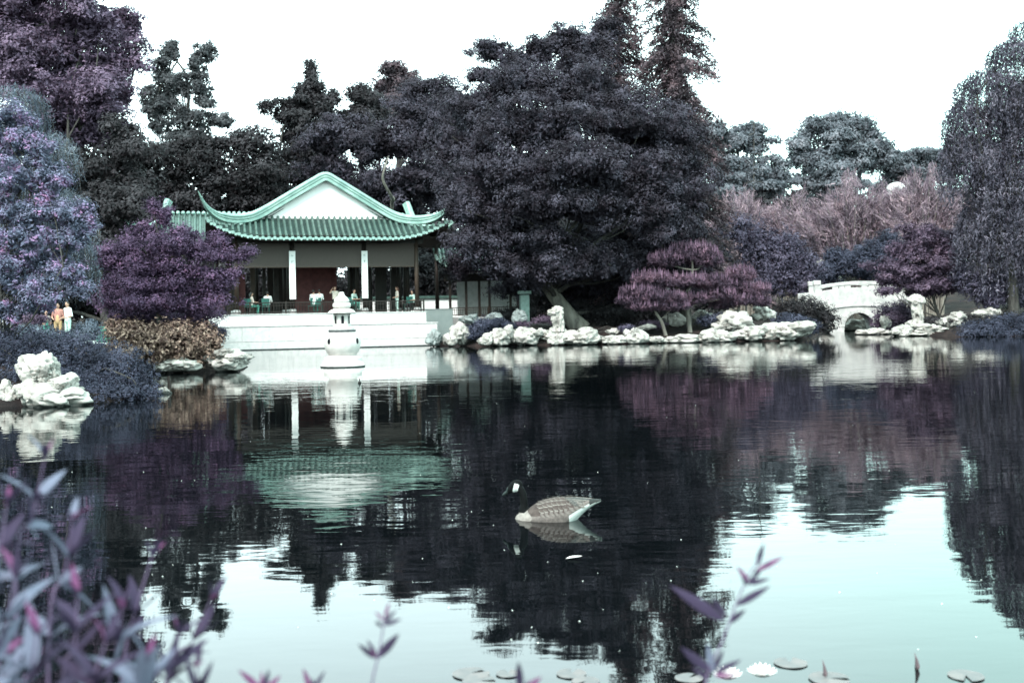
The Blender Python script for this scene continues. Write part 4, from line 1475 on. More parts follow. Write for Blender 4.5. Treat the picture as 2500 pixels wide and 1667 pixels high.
def conifer(name, label, d, base, top, spread, leaf, seed, tiers=34, size=0.2, droop=0.35, per=34, trunk=0.4, ztop=1.0, jag=0.35):
    rng = np.random.default_rng(seed)
    b = P(base[0] * K, base[1] * K, d)
    tp = P(top[0] * K, top[1] * K, d)
    zb = gz(b.x, b.y) - 0.15
    org = np.array((b.x, b.y, zb))
    root = empty(name, tuple(org))
    tag(root, label, 'tree')
    H = tp.z - zb
    mb = MB()
    mb.tube([tuple(org), ((b.x + tp.x) / 2, b.y, zb + H / 2), (tp.x, tp.y, tp.z)], [trunk, trunk * 0.55, 0.04], n=9, caps=False)
    Ps, Ns, Ax = [], [], []
    for i in range(tiers):
        t = (i + rng.random() * 0.8) / tiers
        t = 0.12 + 0.88 * t
        hz_ = zb + H * t
        ax = b.x + (tp.x - b.x) * t
        for k in range(5 if t < 0.9 else 4):
            az = rng.random() * 2 * math.pi
            L = spread * (1 - t) ** 0.5 * (1 - jag + 2 * jag * rng.random()) * (1.5 if rng.random() < 0.08 else 1) + 0.35
            dr = np.array((math.cos(az), math.sin(az) * 0.8, 0))
            n = max(3, int(L / 0.28))
            s = np.linspace(0.12, 1, n)
            q = np.array((ax, b.y, hz_)) + dr * (L * s)[:, None]
            q[:, 2] += L * (0.18 * s - droop * s ** 2 * 1.3)
            mb.tube([tuple(q[0]), tuple(q[n // 2]), tuple(q[-1])], [0.05, 0.03, 0.01], n=4, caps=False)
            m = np.repeat(np.arange(n), per // 4)
            g = rng.normal(size=(len(m), 3)) * np.array([0.2, 0.2, 0.14])
            p = q[m] + g
            p[:, 2] -= np.abs(rng.normal(size=len(m))) * 0.16
            Ps.append(p)
            Ns.append(rng.normal(size=p.shape) * 0.6 + np.array([0, 0, 0.7]))
            a = dr + rng.normal(size=p.shape) * 0.7
            a[:, 2] -= 0.6
            Ax.append(a)
    p, nn, a = np.concatenate(Ps), np.concatenate(Ns), np.concatenate(Ax)
    l = size * (0.7 + 0.6 * rng.random(len(p)))
    V = leaf_quads(p, nn, l, l * 0.42, rng, axis=a, droop=0.2)
    link('crown', quad_mesh('crown', V - org, LM[leaf]), root)
    mb.build('trunk', BARK, root, origin=tuple(org), smooth=True)
    return root


conifer('redwood_tree', 'russet conifer spire cut by the top edge, left of the pair', 72, (1425, 700), (1418, -170), 2.1, 'redwood', 42, tiers=56, jag=0.4, per=130, size=0.25)
conifer('redwood_tree', 'taller russet conifer with ragged right limbs, right of the pair', 69, (1575, 700), (1532, -190), 3.1, 'redwood', 43, tiers=58, jag=0.5, droop=0.42, per=130, size=0.25)

# ---- far trees on the right
tree('far_grey_tree', 'far grey-green tree right of the russet conifer', 'tree', 128, (1700, 640),
     [(1670, 320, 50, 30, 0), (1730, 330, 44, 34, 0), (1650, 370, 50, 40, 0), (1720, 390, 66, 40, 0), (1780, 410, 30, 40, 0), (1680, 440, 80, 40, 0), (1640, 310, 30, 30, 0)],
     'greygreen', 700, 38, 0.95, 0.36, 51, trunk=0.5, asp=0.55)
conifer('slender_tree', 'slender young tree with bare pale stem above the bamboo', 100, (1728, 600), (1732, 270), 1.3, 'greygreen', 52, tiers=9, size=0.3, per=24, trunk=0.10, jag=0.5)
tree('far_round_tree', 'far rounded grey tree in the centre of the right-hand skyline', 'tree', 135, (1920, 640),
     [(1890, 300, 44, 30, 0), (1950, 295, 44, 30, 0), (1840, 350, 40, 36, 0), (1930, 350, 80, 50, 0), (2010, 350, 40, 40, 0), (1900, 410, 100, 40, 0), (1985, 310, 20, 34, 0), (1862, 300, 12, 26, 0)],
     'greygreen', 800, 38, 1.05, 0.38, 53, trunk=0.6, asp=0.55)
tree('far_low_tree', 'far low grey treeline just left of the willow', 'tree', 140, (2110, 640),
     [(2060, 370, 46, 26, 0), (2120, 370, 50, 24, 0), (2090, 410, 80, 34, 0), (2170, 390, 40, 40, 0)],
     'greygreen', 420, 36, 1.0, 0.38, 54, trunk=0.5, asp=0.55)


def bamboo(name, label, d, base, w, hpx, seed, culms=70, leaf='bamboo'):
    rng = np.random.default_rng(seed)
    b = P(base[0] * K, base[1] * K, d)
    zb = gz(b.x, b.y) - 0.1
    org = np.array((b.x, b.y, zb))
    root = empty(name, tuple(org))
    tag(root, label, 'bamboo', 'bamboo clumps on the right slope')
    H = (P(base[0] * K, (base[1] - hpx) * K, d).z - zb) * 1.12
    W_ = S(w * K, d)
    mb = MB()
    Ps, Ax = [], []
    for i in range(culms):
        a = rng.uniform(-1, 1)
        st = org + np.array((a * W_ * 0.25, rng.uniform(-1, 1), 0))
        h = H * rng.uniform(0.72, 1.04) * (1 - 0.25 * abs(a))
        lean = np.array((a * W_ * 0.42 + rng.normal() * 0.4, -0.6 + rng.normal() * 0.8, 0))
        t = np.linspace(0, 1, 9)[:, None]
        p = st + lean * t ** 1.8 + np.array((0, 0, h)) * (t - 0.06 * t ** 4)
        mb.tube([tuple(q) for q in p], [0.04 - 0.028 * k / 8 for k in range(9)], n=5, caps=False)
        n = 330
        u = 0.25 + 0.75 * rng.random(n) ** 0.6
        idx = u * 8
        j = np.minimum(idx.astype(int), 7)
        q = p[j] + (p[j + 1] - p[j]) * (idx - j)[:, None]
        g = rng.normal(size=(n, 3)) * np.array([0.17, 0.2, 0.2]) * (0.4 + u[:, None])
        Ps.append(q + g)
        ax = (p[j + 1] - p[j]) / np.linalg.norm(p[j + 1] - p[j], axis=1, keepdims=True) + rng.normal(size=(n, 3)) * 0.33 + np.array((a * 0.5, 0, 0.0))
        Ax.append(ax)
    p, a = np.concatenate(Ps), np.concatenate(Ax)
    l = 0.62 * (0.5 + 0.8 * rng.random(len(p)))
    V = leaf_quads(p, rng.normal(size=p.shape) + np.array([0, -0.3, 0.5]), l, l * 0.085, rng, axis=a)
    link('foliage', quad_mesh('foliage', V - org, LM[leaf]), root)
    mb.build('culms', mat('bamboo_culm', (0.34, 0.29, 0.25), (0.20, 0.17, 0.15), 2, 0.6), root, origin=tuple(org), smooth=True)


bamboo('bamboo_clump', 'large pink bamboo clump in the middle of the right slope', 94, (1960, 610), 200, 195, 61, 110)
bamboo('bamboo_clump', 'pink bamboo clump arching beside the willow', 93, (2120, 590), 170, 185, 62, 90)
bamboo('bamboo_clump', 'pink bamboo clump directly below the far white dome', 97, (2055, 600), 120, 176, 65, 80)
bamboo('bamboo_clump', 'mauve bamboo clump behind the pines, next to the oak', 100, (1700, 600), 130, 150, 63, 80)
bamboo('bamboo_clump', 'low bamboo clump left of the large pink one', 98, (1820, 600), 130, 145, 64, 80)

shrub('slope_shrub', 'tall blue-violet shrub left of the bamboo, behind the pines', 'shrub', 82, [(1690, 545, 50, 55, 0), (1740, 570, 50, 60, 0), (1800, 590, 50, 60, 0), (1850, 620, 40, 46, 0), (1660, 600, 40, 60, 0), (1770, 640, 60, 46, 0),
      (1840, 660, 40, 30, 0)], 'hedge', 20000, 0.19, 71, inner=0.3)
shrub('slope_shrub', 'dark blue shrub above the left end of the bridge', 'shrub', 88, [(1905, 625, 36, 26, 0), (1960, 605, 50, 28, 0), (1920, 590, 30, 20, 0)], 'blue', 7000, 0.19, 72, inner=0.3)
shrub('slope_shrub', 'dark shrub above the bridge between bamboo and wine-red maple', 'shrub', 88, [(2000, 590, 44, 36, 0), (2040, 570, 36, 40, 0), (2060, 610, 30, 26, 0), (2005, 630, 60, 14, 1)], 'blue', 8000, 0.19, 73, inner=0.3)
tree('wine_maple', 'wine-red maple overhanging the right end of the bridge', 'tree', 69, (2165, 705),
     [(2120, 545, 56, 26, 0), (2090, 580, 56, 24, 0), (2160, 580, 60, 30, 0), (2060, 615, 56, 20, 0), (2130, 620, 70, 26, 0), (2190, 610, 36, 26, 0), (2090, 650, 56, 18, 0), (2160, 660, 60, 22, 0), (2040, 645, 34, 12, 0),
      (2110, 675, 40, 12, 0), (2190, 560, 34, 30, 0), (2050, 668, 24, 9, -1)],
     'wine', 900, 34, 0.42, 0.16, 74, trunk=0.14, asp=0.5, flat=0.75, up=0.7, inner=0.22, shell=0.5, bough=7)
willow('weeping_willow', 'dark weeping willow filling the right picture edge', 66, (2330, 735),
       [(2330, 120, 60, 50, 0), (2270, 190, 70, 50, 0), (2220, 260, 50, 50, 0), (2330, 240, 70, 70, 0), (2240, 350, 60, 70, 0), (2320, 380, 80, 90, 0), (2205, 330, 34, 70, 0), (2290, 480, 80, 70, 0), (2350, 500, 60, 80, 0),
        (2400, 250, 90, 160, 0), (2240, 500, 34, 50, 0), (2300, 570, 60, 40, 0), (2420, 480, 80, 150, 0), (2350, 70, 30, 30, 0)],
       'willow', 6500, 75, length=(1.0, 3.6), size=0.23, asp=0.32, trunk=0.35, curve=0.5)
shrub('willow_underwood', 'dark undergrowth beneath the willow at the right shore', 'shrub', 67, [(2260, 660, 50, 40, 0), (2320, 650, 50, 46, 0), (2220, 640, 34, 34, 0), (2345, 690, 30, 20, 0), (2280, 690, 40, 16, 0)], 'hedge', 9000, 0.15, 76)
shrub('shore_shrub', 'dark domed shrub at the left foot of the bridge', 'shrub', 66, [(1850, 720, 50, 40, 0), (1890, 735, 36, 30, 0), (1810, 715, 30, 26, 0)], 'dark', 7000, 0.13, 77)
shrub('shore_shrub', 'blue grassy shrub behind the craggy right bank rock', 'shrub', 62.5, [(1815, 745, 46, 24, 0), (1855, 750, 28, 18, -.3)], 'blue', 4500, 0.11, 78)
shrub('shore_shrub', 'reddish-violet mound against the right side of the bridge arch', 'shrub', 71, [(2045, 728, 44, 32, 0), (2075, 720, 30, 30, 0), (2030, 745, 26, 18, 0)], 'wine', 6000, 0.13, 79)
shrub('shore_shrub', 'dark blue shrub leaning over the water at the right edge', 'shrub', 60.6, [(2250, 756, 50, 20, 0.6), (2310, 748, 56, 28, 0.6), (2370, 748, 50, 30, 0), (2230, 766, 36, 12, .4), (2290, 766, 60, 14, .2), (2350, 768, 60, 14, -.4)], 'blue', 10000, 0.11, 80)
shrub('shore_shrub', 'dark blue shrub between podium rocks and the white shore rocks', 'shrub', 60.2, [(1100, 755, 26, 20, 0), (1130, 745, 36, 16, .3), (1085, 768, 14, 14, -.2), (1160, 750, 24, 12, .5)], 'blue', 4500, 0.11, 81)
shrub('shore_shrub', 'low blue shrub between the white pine stems', 'shrub', 62.5, [(1630, 735, 34, 12, 0), (1660, 730, 26, 10, 0)], 'blue', 2500, 0.10, 82)
shrub('shore_shrub', 'tiny blue ground shrub right of the folded rock', 'shrub', 60.2, [(1440, 755, 20, 8, 0)], 'hedge', 900, 0.09, 83)
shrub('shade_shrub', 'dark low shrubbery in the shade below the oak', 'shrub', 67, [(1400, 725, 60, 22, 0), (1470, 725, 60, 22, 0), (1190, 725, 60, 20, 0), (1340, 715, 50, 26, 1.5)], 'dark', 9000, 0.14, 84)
shrub('red_ground_shrub', 'low reddish ground cover on the mulch left of the pines', 'shrub', 62.3, [(1250, 735, 26, 9, 0), (1500, 745, 34, 9, 0), (1200, 745, 20, 8, 0)], 'wine', 2200, 0.10, 85)


shrub('ground_cover', 'dark low plants on the bank under the right willow', 'shrub', 66, [(2180, 742, 40, 10, 0), (2250, 735, 60, 12, 0), (2330, 730, 60, 14, 0), (2140, 738, 30, 10, .5)], 'dark', 5000, 0.12, 86)


# ---- cloud-pruned pines
def pine(name, label, d, base, pads, stem, seed, leaf='pine', trunk=0.13):
    rng = np.random.default_rng(seed)
    LW = lobe_world(pads, d)
    b = P(base[0] * K, base[1] * K, d)
    zb = gz(b.x, b.y) - 0.1
    org = np.array((b.x, b.y, zb))
    root = empty(name, tuple(org))
    tag(root, label, 'pine')
    Ps, Ax, Ls = [], [], []
    Cp = []
    mb = MB()
    sp = spline([P(x * K, y * K, d + dd) if i else tuple(org) for i, (x, y, dd) in enumerate(stem)], 5)
    mb.tube(sp, [trunk * (1.2 - 0.8 * i / (len(sp) - 1)) for i in range(len(sp))], n=9, caps=False)
    for c, r in LW:
        k = int(330 * (r[0] * r[1]) ** 0.5 * 1.6)
        g = unit(rng.normal(size=(k, 3))) * (rng.random((k, 1)) ** 0.35)
        g[:, 2] = np.where(g[:, 2] < 0, g[:, 2] * 0.55, g[:, 2])
        t = c + g * r + rng.normal(size=(k, 3)) * 0.06
        m = np.repeat(np.arange(k), 9)                      # a tuft of needles on each twig
        dr = unit(rng.normal(size=(len(m), 3)) * 0.75 + g[m] * 0.5 + np.array([0, 0, 0.75]))
        l = 0.19 * (0.7 + 0.6 * rng.random(len(m)))
        Ps.append(t[m] + dr * l[:, None] * 0.5)
        Ax.append(dr)
        Ls.append(l)
        kc = int(k * 0.3)
        g2 = unit(rng.normal(size=(kc, 3)))
        g2[:, 2] = np.abs(g2[:, 2]) * 0.9 + 0.1
        Cp.append(c + g2 * r)
        lb = min(range(len(sp)), key=lambda i: np.linalg.norm(np.array(sp[i]) - (c - np.array([0, 0, r[2]]))))
        q = limb(mb, sp[lb], c - np.array([0, 0, r[2] * 0.3]), trunk * 0.5, trunk * 0.2, rng)
        for _ in range(4):
            limb(mb, q[3], c + unit(rng.normal(size=(1, 3)))[0] * r * 0.7, trunk * 0.2, 0.012, rng, n=4)
    p, a, l = np.concatenate(Ps), np.concatenate(Ax), np.concatenate(Ls)
    V1 = leaf_quads(p, rng.normal(size=p.shape), l, l * 0.2, rng, axis=a)
    cp = np.concatenate(Cp)
    hl = 0.2 + 0.24 * rng.random(len(cp))
    cp[:, 2] += hl * 0.5
    V2 = leaf_quads(cp, rng.normal(size=cp.shape) * np.array([1, 1, 0.1]), hl, hl * 0.14, rng, axis=np.tile([[0, 0, 1.0]], (len(cp), 1)) + rng.normal(size=cp.shape) * 0.12)
    midx = np.concatenate([np.zeros(len(V1)), np.ones(len(V2))])
    link('crown', quad_mesh('crown', np.concatenate([V1, V2]) - org, [LM[leaf], LM['pinehi']], midx), root)
    mb.build('trunk', BARK_P, root, origin=tuple(org), smooth=True)


pine('cloud_pine', 'tallest cloud-pruned pine with forked pale stem, topmost violet pads', 62, (1585, 748),
     [(1590, 585, 60, 26, .3), (1530, 600, 42, 20, 0), (1620, 600, 40, 22, .2), (1550, 650, 70, 18, 0), (1620, 650, 56, 20, .3), (1580, 690, 46, 16, 0), (1650, 680, 40, 18, .3)],
     [(1582, 748, 0), (1580, 720, 0), (1575, 690, 0), (1590, 640, 0), (1590, 590, 0)], 91)
pine('cloud_pine', 'low pink pine leaning left over the mulch bank', 61.2, (1530, 755),
     [(1495, 642, 44, 16, 0), (1470, 672, 48, 14, 0), (1520, 685, 56, 13, -.2), (1450, 690, 34, 12, 0), (1490, 705, 50, 10, 0), (1545, 705, 40, 9, 0)],
     [(1535, 757, 0), (1520, 740, 0), (1505, 715, 0), (1500, 690, 0), (1492, 655, 0)], 92, trunk=0.1)
pine('cloud_pine', 'pink pine at the right end of the pine group', 63, (1700, 740),
     [(1700, 635, 36, 20, 0), (1680, 660, 40, 16, 0), (1735, 668, 36, 18, 0), (1700, 692, 56, 14, 0), (1745, 695, 26, 12, 0), (1660, 700, 30, 12, 0)],
     [(1698, 745, 0), (1696, 715, 0), (1700, 690, 0), (1702, 640, 0)], 93, trunk=0.09)

# ---- dark underwood that closes the view below the crowns
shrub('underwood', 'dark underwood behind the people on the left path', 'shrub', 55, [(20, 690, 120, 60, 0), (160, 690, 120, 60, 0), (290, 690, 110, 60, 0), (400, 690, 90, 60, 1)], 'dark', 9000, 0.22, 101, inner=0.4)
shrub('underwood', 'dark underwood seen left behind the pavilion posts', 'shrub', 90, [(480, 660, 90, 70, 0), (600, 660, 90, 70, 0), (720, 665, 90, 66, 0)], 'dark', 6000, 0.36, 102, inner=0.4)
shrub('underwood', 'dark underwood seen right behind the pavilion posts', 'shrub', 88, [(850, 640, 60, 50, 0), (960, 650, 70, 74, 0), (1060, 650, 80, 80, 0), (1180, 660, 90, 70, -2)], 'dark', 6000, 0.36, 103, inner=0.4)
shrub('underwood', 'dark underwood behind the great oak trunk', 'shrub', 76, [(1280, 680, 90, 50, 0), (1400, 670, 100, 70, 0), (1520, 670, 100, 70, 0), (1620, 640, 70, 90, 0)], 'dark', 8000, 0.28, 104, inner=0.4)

# ---- the wood behind everything
rng = np.random.default_rng(99)
wl = []
for x in range(-300, 2800, 70):
    wl.append((x, 690, 80, 80, rng.uniform(-6, 0), 4.0))
    wl.append((x, 560 + 40 * math.sin(x * 0.013) + rng.normal() * 12, 80, 105 + rng.normal() * 14, rng.uniform(-4, 8), 4.0))
    wl.append((x + 30, 470 + 22 * math.sin(x * 0.017 + 1) + rng.normal() * 12, 60, 50, rng.uniform(2, 10), 4.0))
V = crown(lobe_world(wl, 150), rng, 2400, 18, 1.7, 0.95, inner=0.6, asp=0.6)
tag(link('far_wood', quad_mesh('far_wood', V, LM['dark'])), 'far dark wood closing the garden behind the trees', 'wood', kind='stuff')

# ------------------------------------------------------------------ goose
def goose():
    q = P(1355.6, 1266, 9.66)
    root = empty('canada_goose', (q.x, q.y, -0.012), R(180 - 9))
    root.name = 'swimming_goose'
    tag(root, 'goose with black neck, white cheek and brown back swimming left', 'goose')
    rings = [(0.365, 0.010, 0.020, 0.018), (0.335, 0.008, 0.075, 0.048), (0.28, 0.010, 0.115, 0.072), (0.21, 0.020, 0.142, 0.108), (0.124, 0.030, 0.160, 0.148), (0.0, 0.050, 0.168, 0.158),
             (-0.10, 0.062, 0.152, 0.150), (-0.19, 0.105, 0.115, 0.105), (-0.27, 0.142, 0.075, 0.062), (-0.34, 0.166, 0.050, 0.034), (-0.42, 0.186, 0.034, 0.008)]
    sm = spline(rings, 4)
    mb = MB()
    n = 20
    V = []
    for (x, zc, ry, rz) in sm:
        V += [(x, ry * math.sin(2 * math.pi * k / n), zc + rz * math.cos(2 * math.pi * k / n)) for k in range(n)]
    F = [(i * n + k, i * n + (k + 1) % n, (i + 1) * n + (k + 1) % n, (i + 1) * n + k) for i in range(len(sm) - 1) for k in range(n)]
    F += [tuple(range(n - 1, -1, -1)), tuple((len(sm) - 1) * n + k for k in range(n))]
    mb.add(V, [f[::-1] for f in F])
    neck = spline([(0.25, 0, 0.02), (0.284, 0, 0.075), (0.285, 0, 0.15), (0.290, 0, 0.22), (0.312, 0, 0.275), (0.345, 0, 0.305)], 5)
    rad = [0.068 - 0.033 * min(1, i / 9) for i in range(len(neck))]
    mb.tube(neck, rad, n=14)
    tilt = Matrix.Rotation(R(34), 3, 'Y')
    mb.ellipsoid((0.360, 0, 0.306), (0.072, 0.041, 0.052), 18, 12, rot=tilt)
    mb.ellipsoid((0.402, 0, 0.280), (0.046, 0.030, 0.036), 14, 10, rot=tilt)
    bill = spline([(0.415, 0, 0.270), (0.440, 0, 0.250), (0.465, 0, 0.232), (0.484, 0, 0.217)], 4)
    mb.tube(bill, [0.021, 0.020, 0.0185, 0.018, 0.017, 0.016, 0.0155, 0.015, 0.0145, 0.0135, 0.0125, 0.010, 0.006][:len(bill)], n=12)
    me = fuse(mb, 0.0062)
    me.name = 'goose_body'
    black = mat('goose_black', (0.005, 0.005, 0.0055), (0.003, 0.003, 0.0035), 40, 0.75, 0.08, bump=0.001, bscale=160)
    bill_m = mat('goose_bill', (0.012, 0.018, 0.017), (0.008, 0.011, 0.011), 40, 0.45, 0.3)
    white = mat('goose_white', (0.62, 0.62, 0.60), (0.54, 0.54, 0.52), 40, 0.8, 0.1, bump=0.001, bscale=160)
    cream = mat('goose_breast', (0.27, 0.225, 0.21), (0.18, 0.15, 0.14), 30, 0.85, 0.1, bump=0.003, bscale=90)
    flank = mat('goose_flank', (0.17, 0.135, 0.128), (0.10, 0.08, 0.076), 26, 0.85, 0.1, bump=0.003, bscale=90, stretch=(1, 1, 1))
    back = mat('goose_back', (0.085, 0.062, 0.058), (0.05, 0.037, 0.035), 26, 0.85, 0.1, bump=0.002, bscale=90)
    tail = mat('goose_tail', (0.025, 0.024, 0.024), (0.015, 0.015, 0.015), 26, 0.7, 0.2)
    for m in (black, white, cream, flank, back, tail, bill_m):
        me.materials.append(m)
    cz = {}
    xs = [s[0] for s in sm][::-1]
    zc_ = [s[1] for s in sm][::-1]
    idx = []
    for f in me.polygons:
        x, y, z = f.center
        nz = f.normal.z
        dn = min((math.hypot(x - p[0], z - p[2]) for p in neck[5:]), default=9)
        if x > 0.428 and z > 0.2:
            i = 6
        elif x > 0.225 and (z > 0.2 or (z > 0.072 and dn < 0.075 and (x - 0.284) ** 2 + y * y < 0.058 ** 2)):
            i = 0
            # white chin patch behind the eye
            c = (x - 0.352) * 0.93 + (z - 0.292) * 0.28
            e = -(x - 0.352) * 0.28 + (z - 0.292) * 0.93
            if (abs(c) < 0.021 and abs(e) < 0.039 and abs(y) > 0.012) or (e < -0.028 and e > -0.043 and abs(c) < 0.021):
                i = 1
        elif x < -0.315 and nz > -0.25:
            i = 5
        elif x < -0.14 and z < np.interp(x, xs, zc_) - 0.010 + 0.10 * max(0, -0.17 - x):
            i = 1
        elif x > 0.225 - 0.03 * math.sin(z * 40):
            i = 2
        elif z < np.interp(x, xs, zc_) + 0.035:
            i = 3
        else:
            i = 4
        idx.append(i)
    me.polygons.foreach_set('material_index', idx)
    body = link('body', me, root)
    for s in (-1, 1):
        MB().ellipsoid((0.392, s * 0.0285, 0.302), (0.006, 0.004, 0.006), 10, 6).build('eye', mat('goose_eye', (0.02, 0.015, 0.012), (0.015, 0.01, 0.01), 5, 0.1, 0.6), root, smooth=True)

    # folded wing: overlapping covert feathers with pale tips, long dark flight feathers
    edge = mat('feather_edge', (0.22, 0.185, 0.172), (0.16, 0.135, 0.126), 60, 0.85, 0.1)

    def feather(L, w, inner):
        m_ = MB()
        N = 9
        out, inn = [], []
        for k in range(N):
            t = k / (N - 1)
            ww = w * 0.5 * (min(1.0, 2.2 * t + 0.3) * (1 - t ** 5) ** 0.5)
            out.append((t * L, ww))
        V_, F_ = [], []
        mids = []
        for sgn in (1, -1):
            for (a, b_) in out:
                V_.append((-a, sgn * b_, -0.10 * b_ - 0.10 * a * a / L))
            for (a, b_) in out:
                V_.append((-a * 0.93, sgn * b_ * 0.72, -0.10 * b_ * .72 - 0.10 * a * a / L + 0.0012))
        for s_ in (0, 1):
            o_, i_ = s_ * 2 * N, s_ * 2 * N + N
            for k in range(N - 1):
                q_ = (o_ + k, o_ + k + 1, i_ + k + 1, i_ + k)
                F_.append((q_ if s_ else q_[::-1], 1))
        for k in range(N - 1):
            F_.append(((N + k, N + k + 1, 3 * N + k + 1, 3 * N + k)[::-1], 0))
        F_.append(((N - 1, 3 * N - 1, 4 * N - 1, 2 * N - 1), 1))
        for f_, mi in F_:
            m_.add([], [])
            m_.f.append(f_)
            m_.m.append(mi)
        m_.v = V_
        return m_.mesh('feather', [inner, edge])

    fm = feather(0.075, 0.066, back)
    fl = feather(0.085, 0.050, flank)
    pm = feather(0.25, 0.038, mat('goose_primary', (0.05, 0.045, 0.044), (0.03, 0.028, 0.027), 26, 0.7))
    R_ = np.array(sm)[::-1]

    def body_at(x, ph):
        zc = np.interp(x, R_[:, 0], R_[:, 1])
        ry = np.interp(x, R_[:, 0], R_[:, 2])
        rz = np.interp(x, R_[:, 0], R_[:, 3])
        p = Vector((x, ry * math.sin(ph), zc + rz * math.cos(ph)))
        nn = Vector((0, math.sin(ph) / max(ry, .01), math.cos(ph) / max(rz, .01))).normalized()
        return p, nn

    rg = random.Random(3)
    for s in (-1, 1):
        wing = empty('wing')
        wing.parent = root
        for row, ph in enumerate((18, 36, 54, 72)):
            for k in range(9):
                x = 0.165 - 0.016 * row - k * 0.043 + rg.uniform(-0.003, 0.003)
                if x < -0.24:
                    continue
                p, nn = body_at(x, R(ph) * s)
                p2, _ = body_at(x - 0.03, R(ph + 3) * s)
                t = (p - p2).normalized()
                y_ = nn.cross(t).normalized()
                nn = t.cross(y_)
                M = Matrix((t, y_, nn)).transposed().to_4x4()
                o = link('feather', fm if row < 3 else fl, wing)
                o.matrix_local = Matrix.Translation(p + nn * (0.010 - 0.0015 * row)) @ M @ Matrix.Rotation(R(-9), 4, 'Y') @ Matrix.Scale(rg.uniform(0.92, 1.08), 4)
        for k in range(5):
            p, nn = body_at(-0.10 - 0.02 * k, R(26 + 9 * k) * s)
            tgt = Vector((-0.405 + 0.015 * k, s * (0.012 + 0.006 * k), 0.213 - 0.013 * k))
            p = p + nn * 0.016
            t = (p - tgt).normalized()
            y_ = nn.cross(t).normalized()
            nn = t.cross(y_)
            M = Matrix((t, y_, nn)).transposed().to_4x4()
            o = link('flight_feather', pm, wing)
            o.matrix_local = Matrix.Translation(p) @ M @ Matrix.Scale((p - tgt).length / 0.25, 4)


goose()


# ------------------------------------------------------------------ people
SKIN = mat('skin', (0.46, 0.27, 0.20), (0.40, 0.23, 0.17), 10, 0.6)
HAIR_D = mat('hair_dark', (0.018, 0.014, 0.013), (0.01, 0.008, 0.008), 30, 0.5, 0.4, stretch=(4, 4, 1))
HAIR_R = mat('hair_auburn', (0.12, 0.045, 0.03), (0.07, 0.025, 0.018), 30, 0.5, 0.4, stretch=(4, 4, 1))


def cloth(n, c):
    return mat('cloth_' + n, c, tuple(0.8 * x for x in c), 9, 0.9, 0.1)


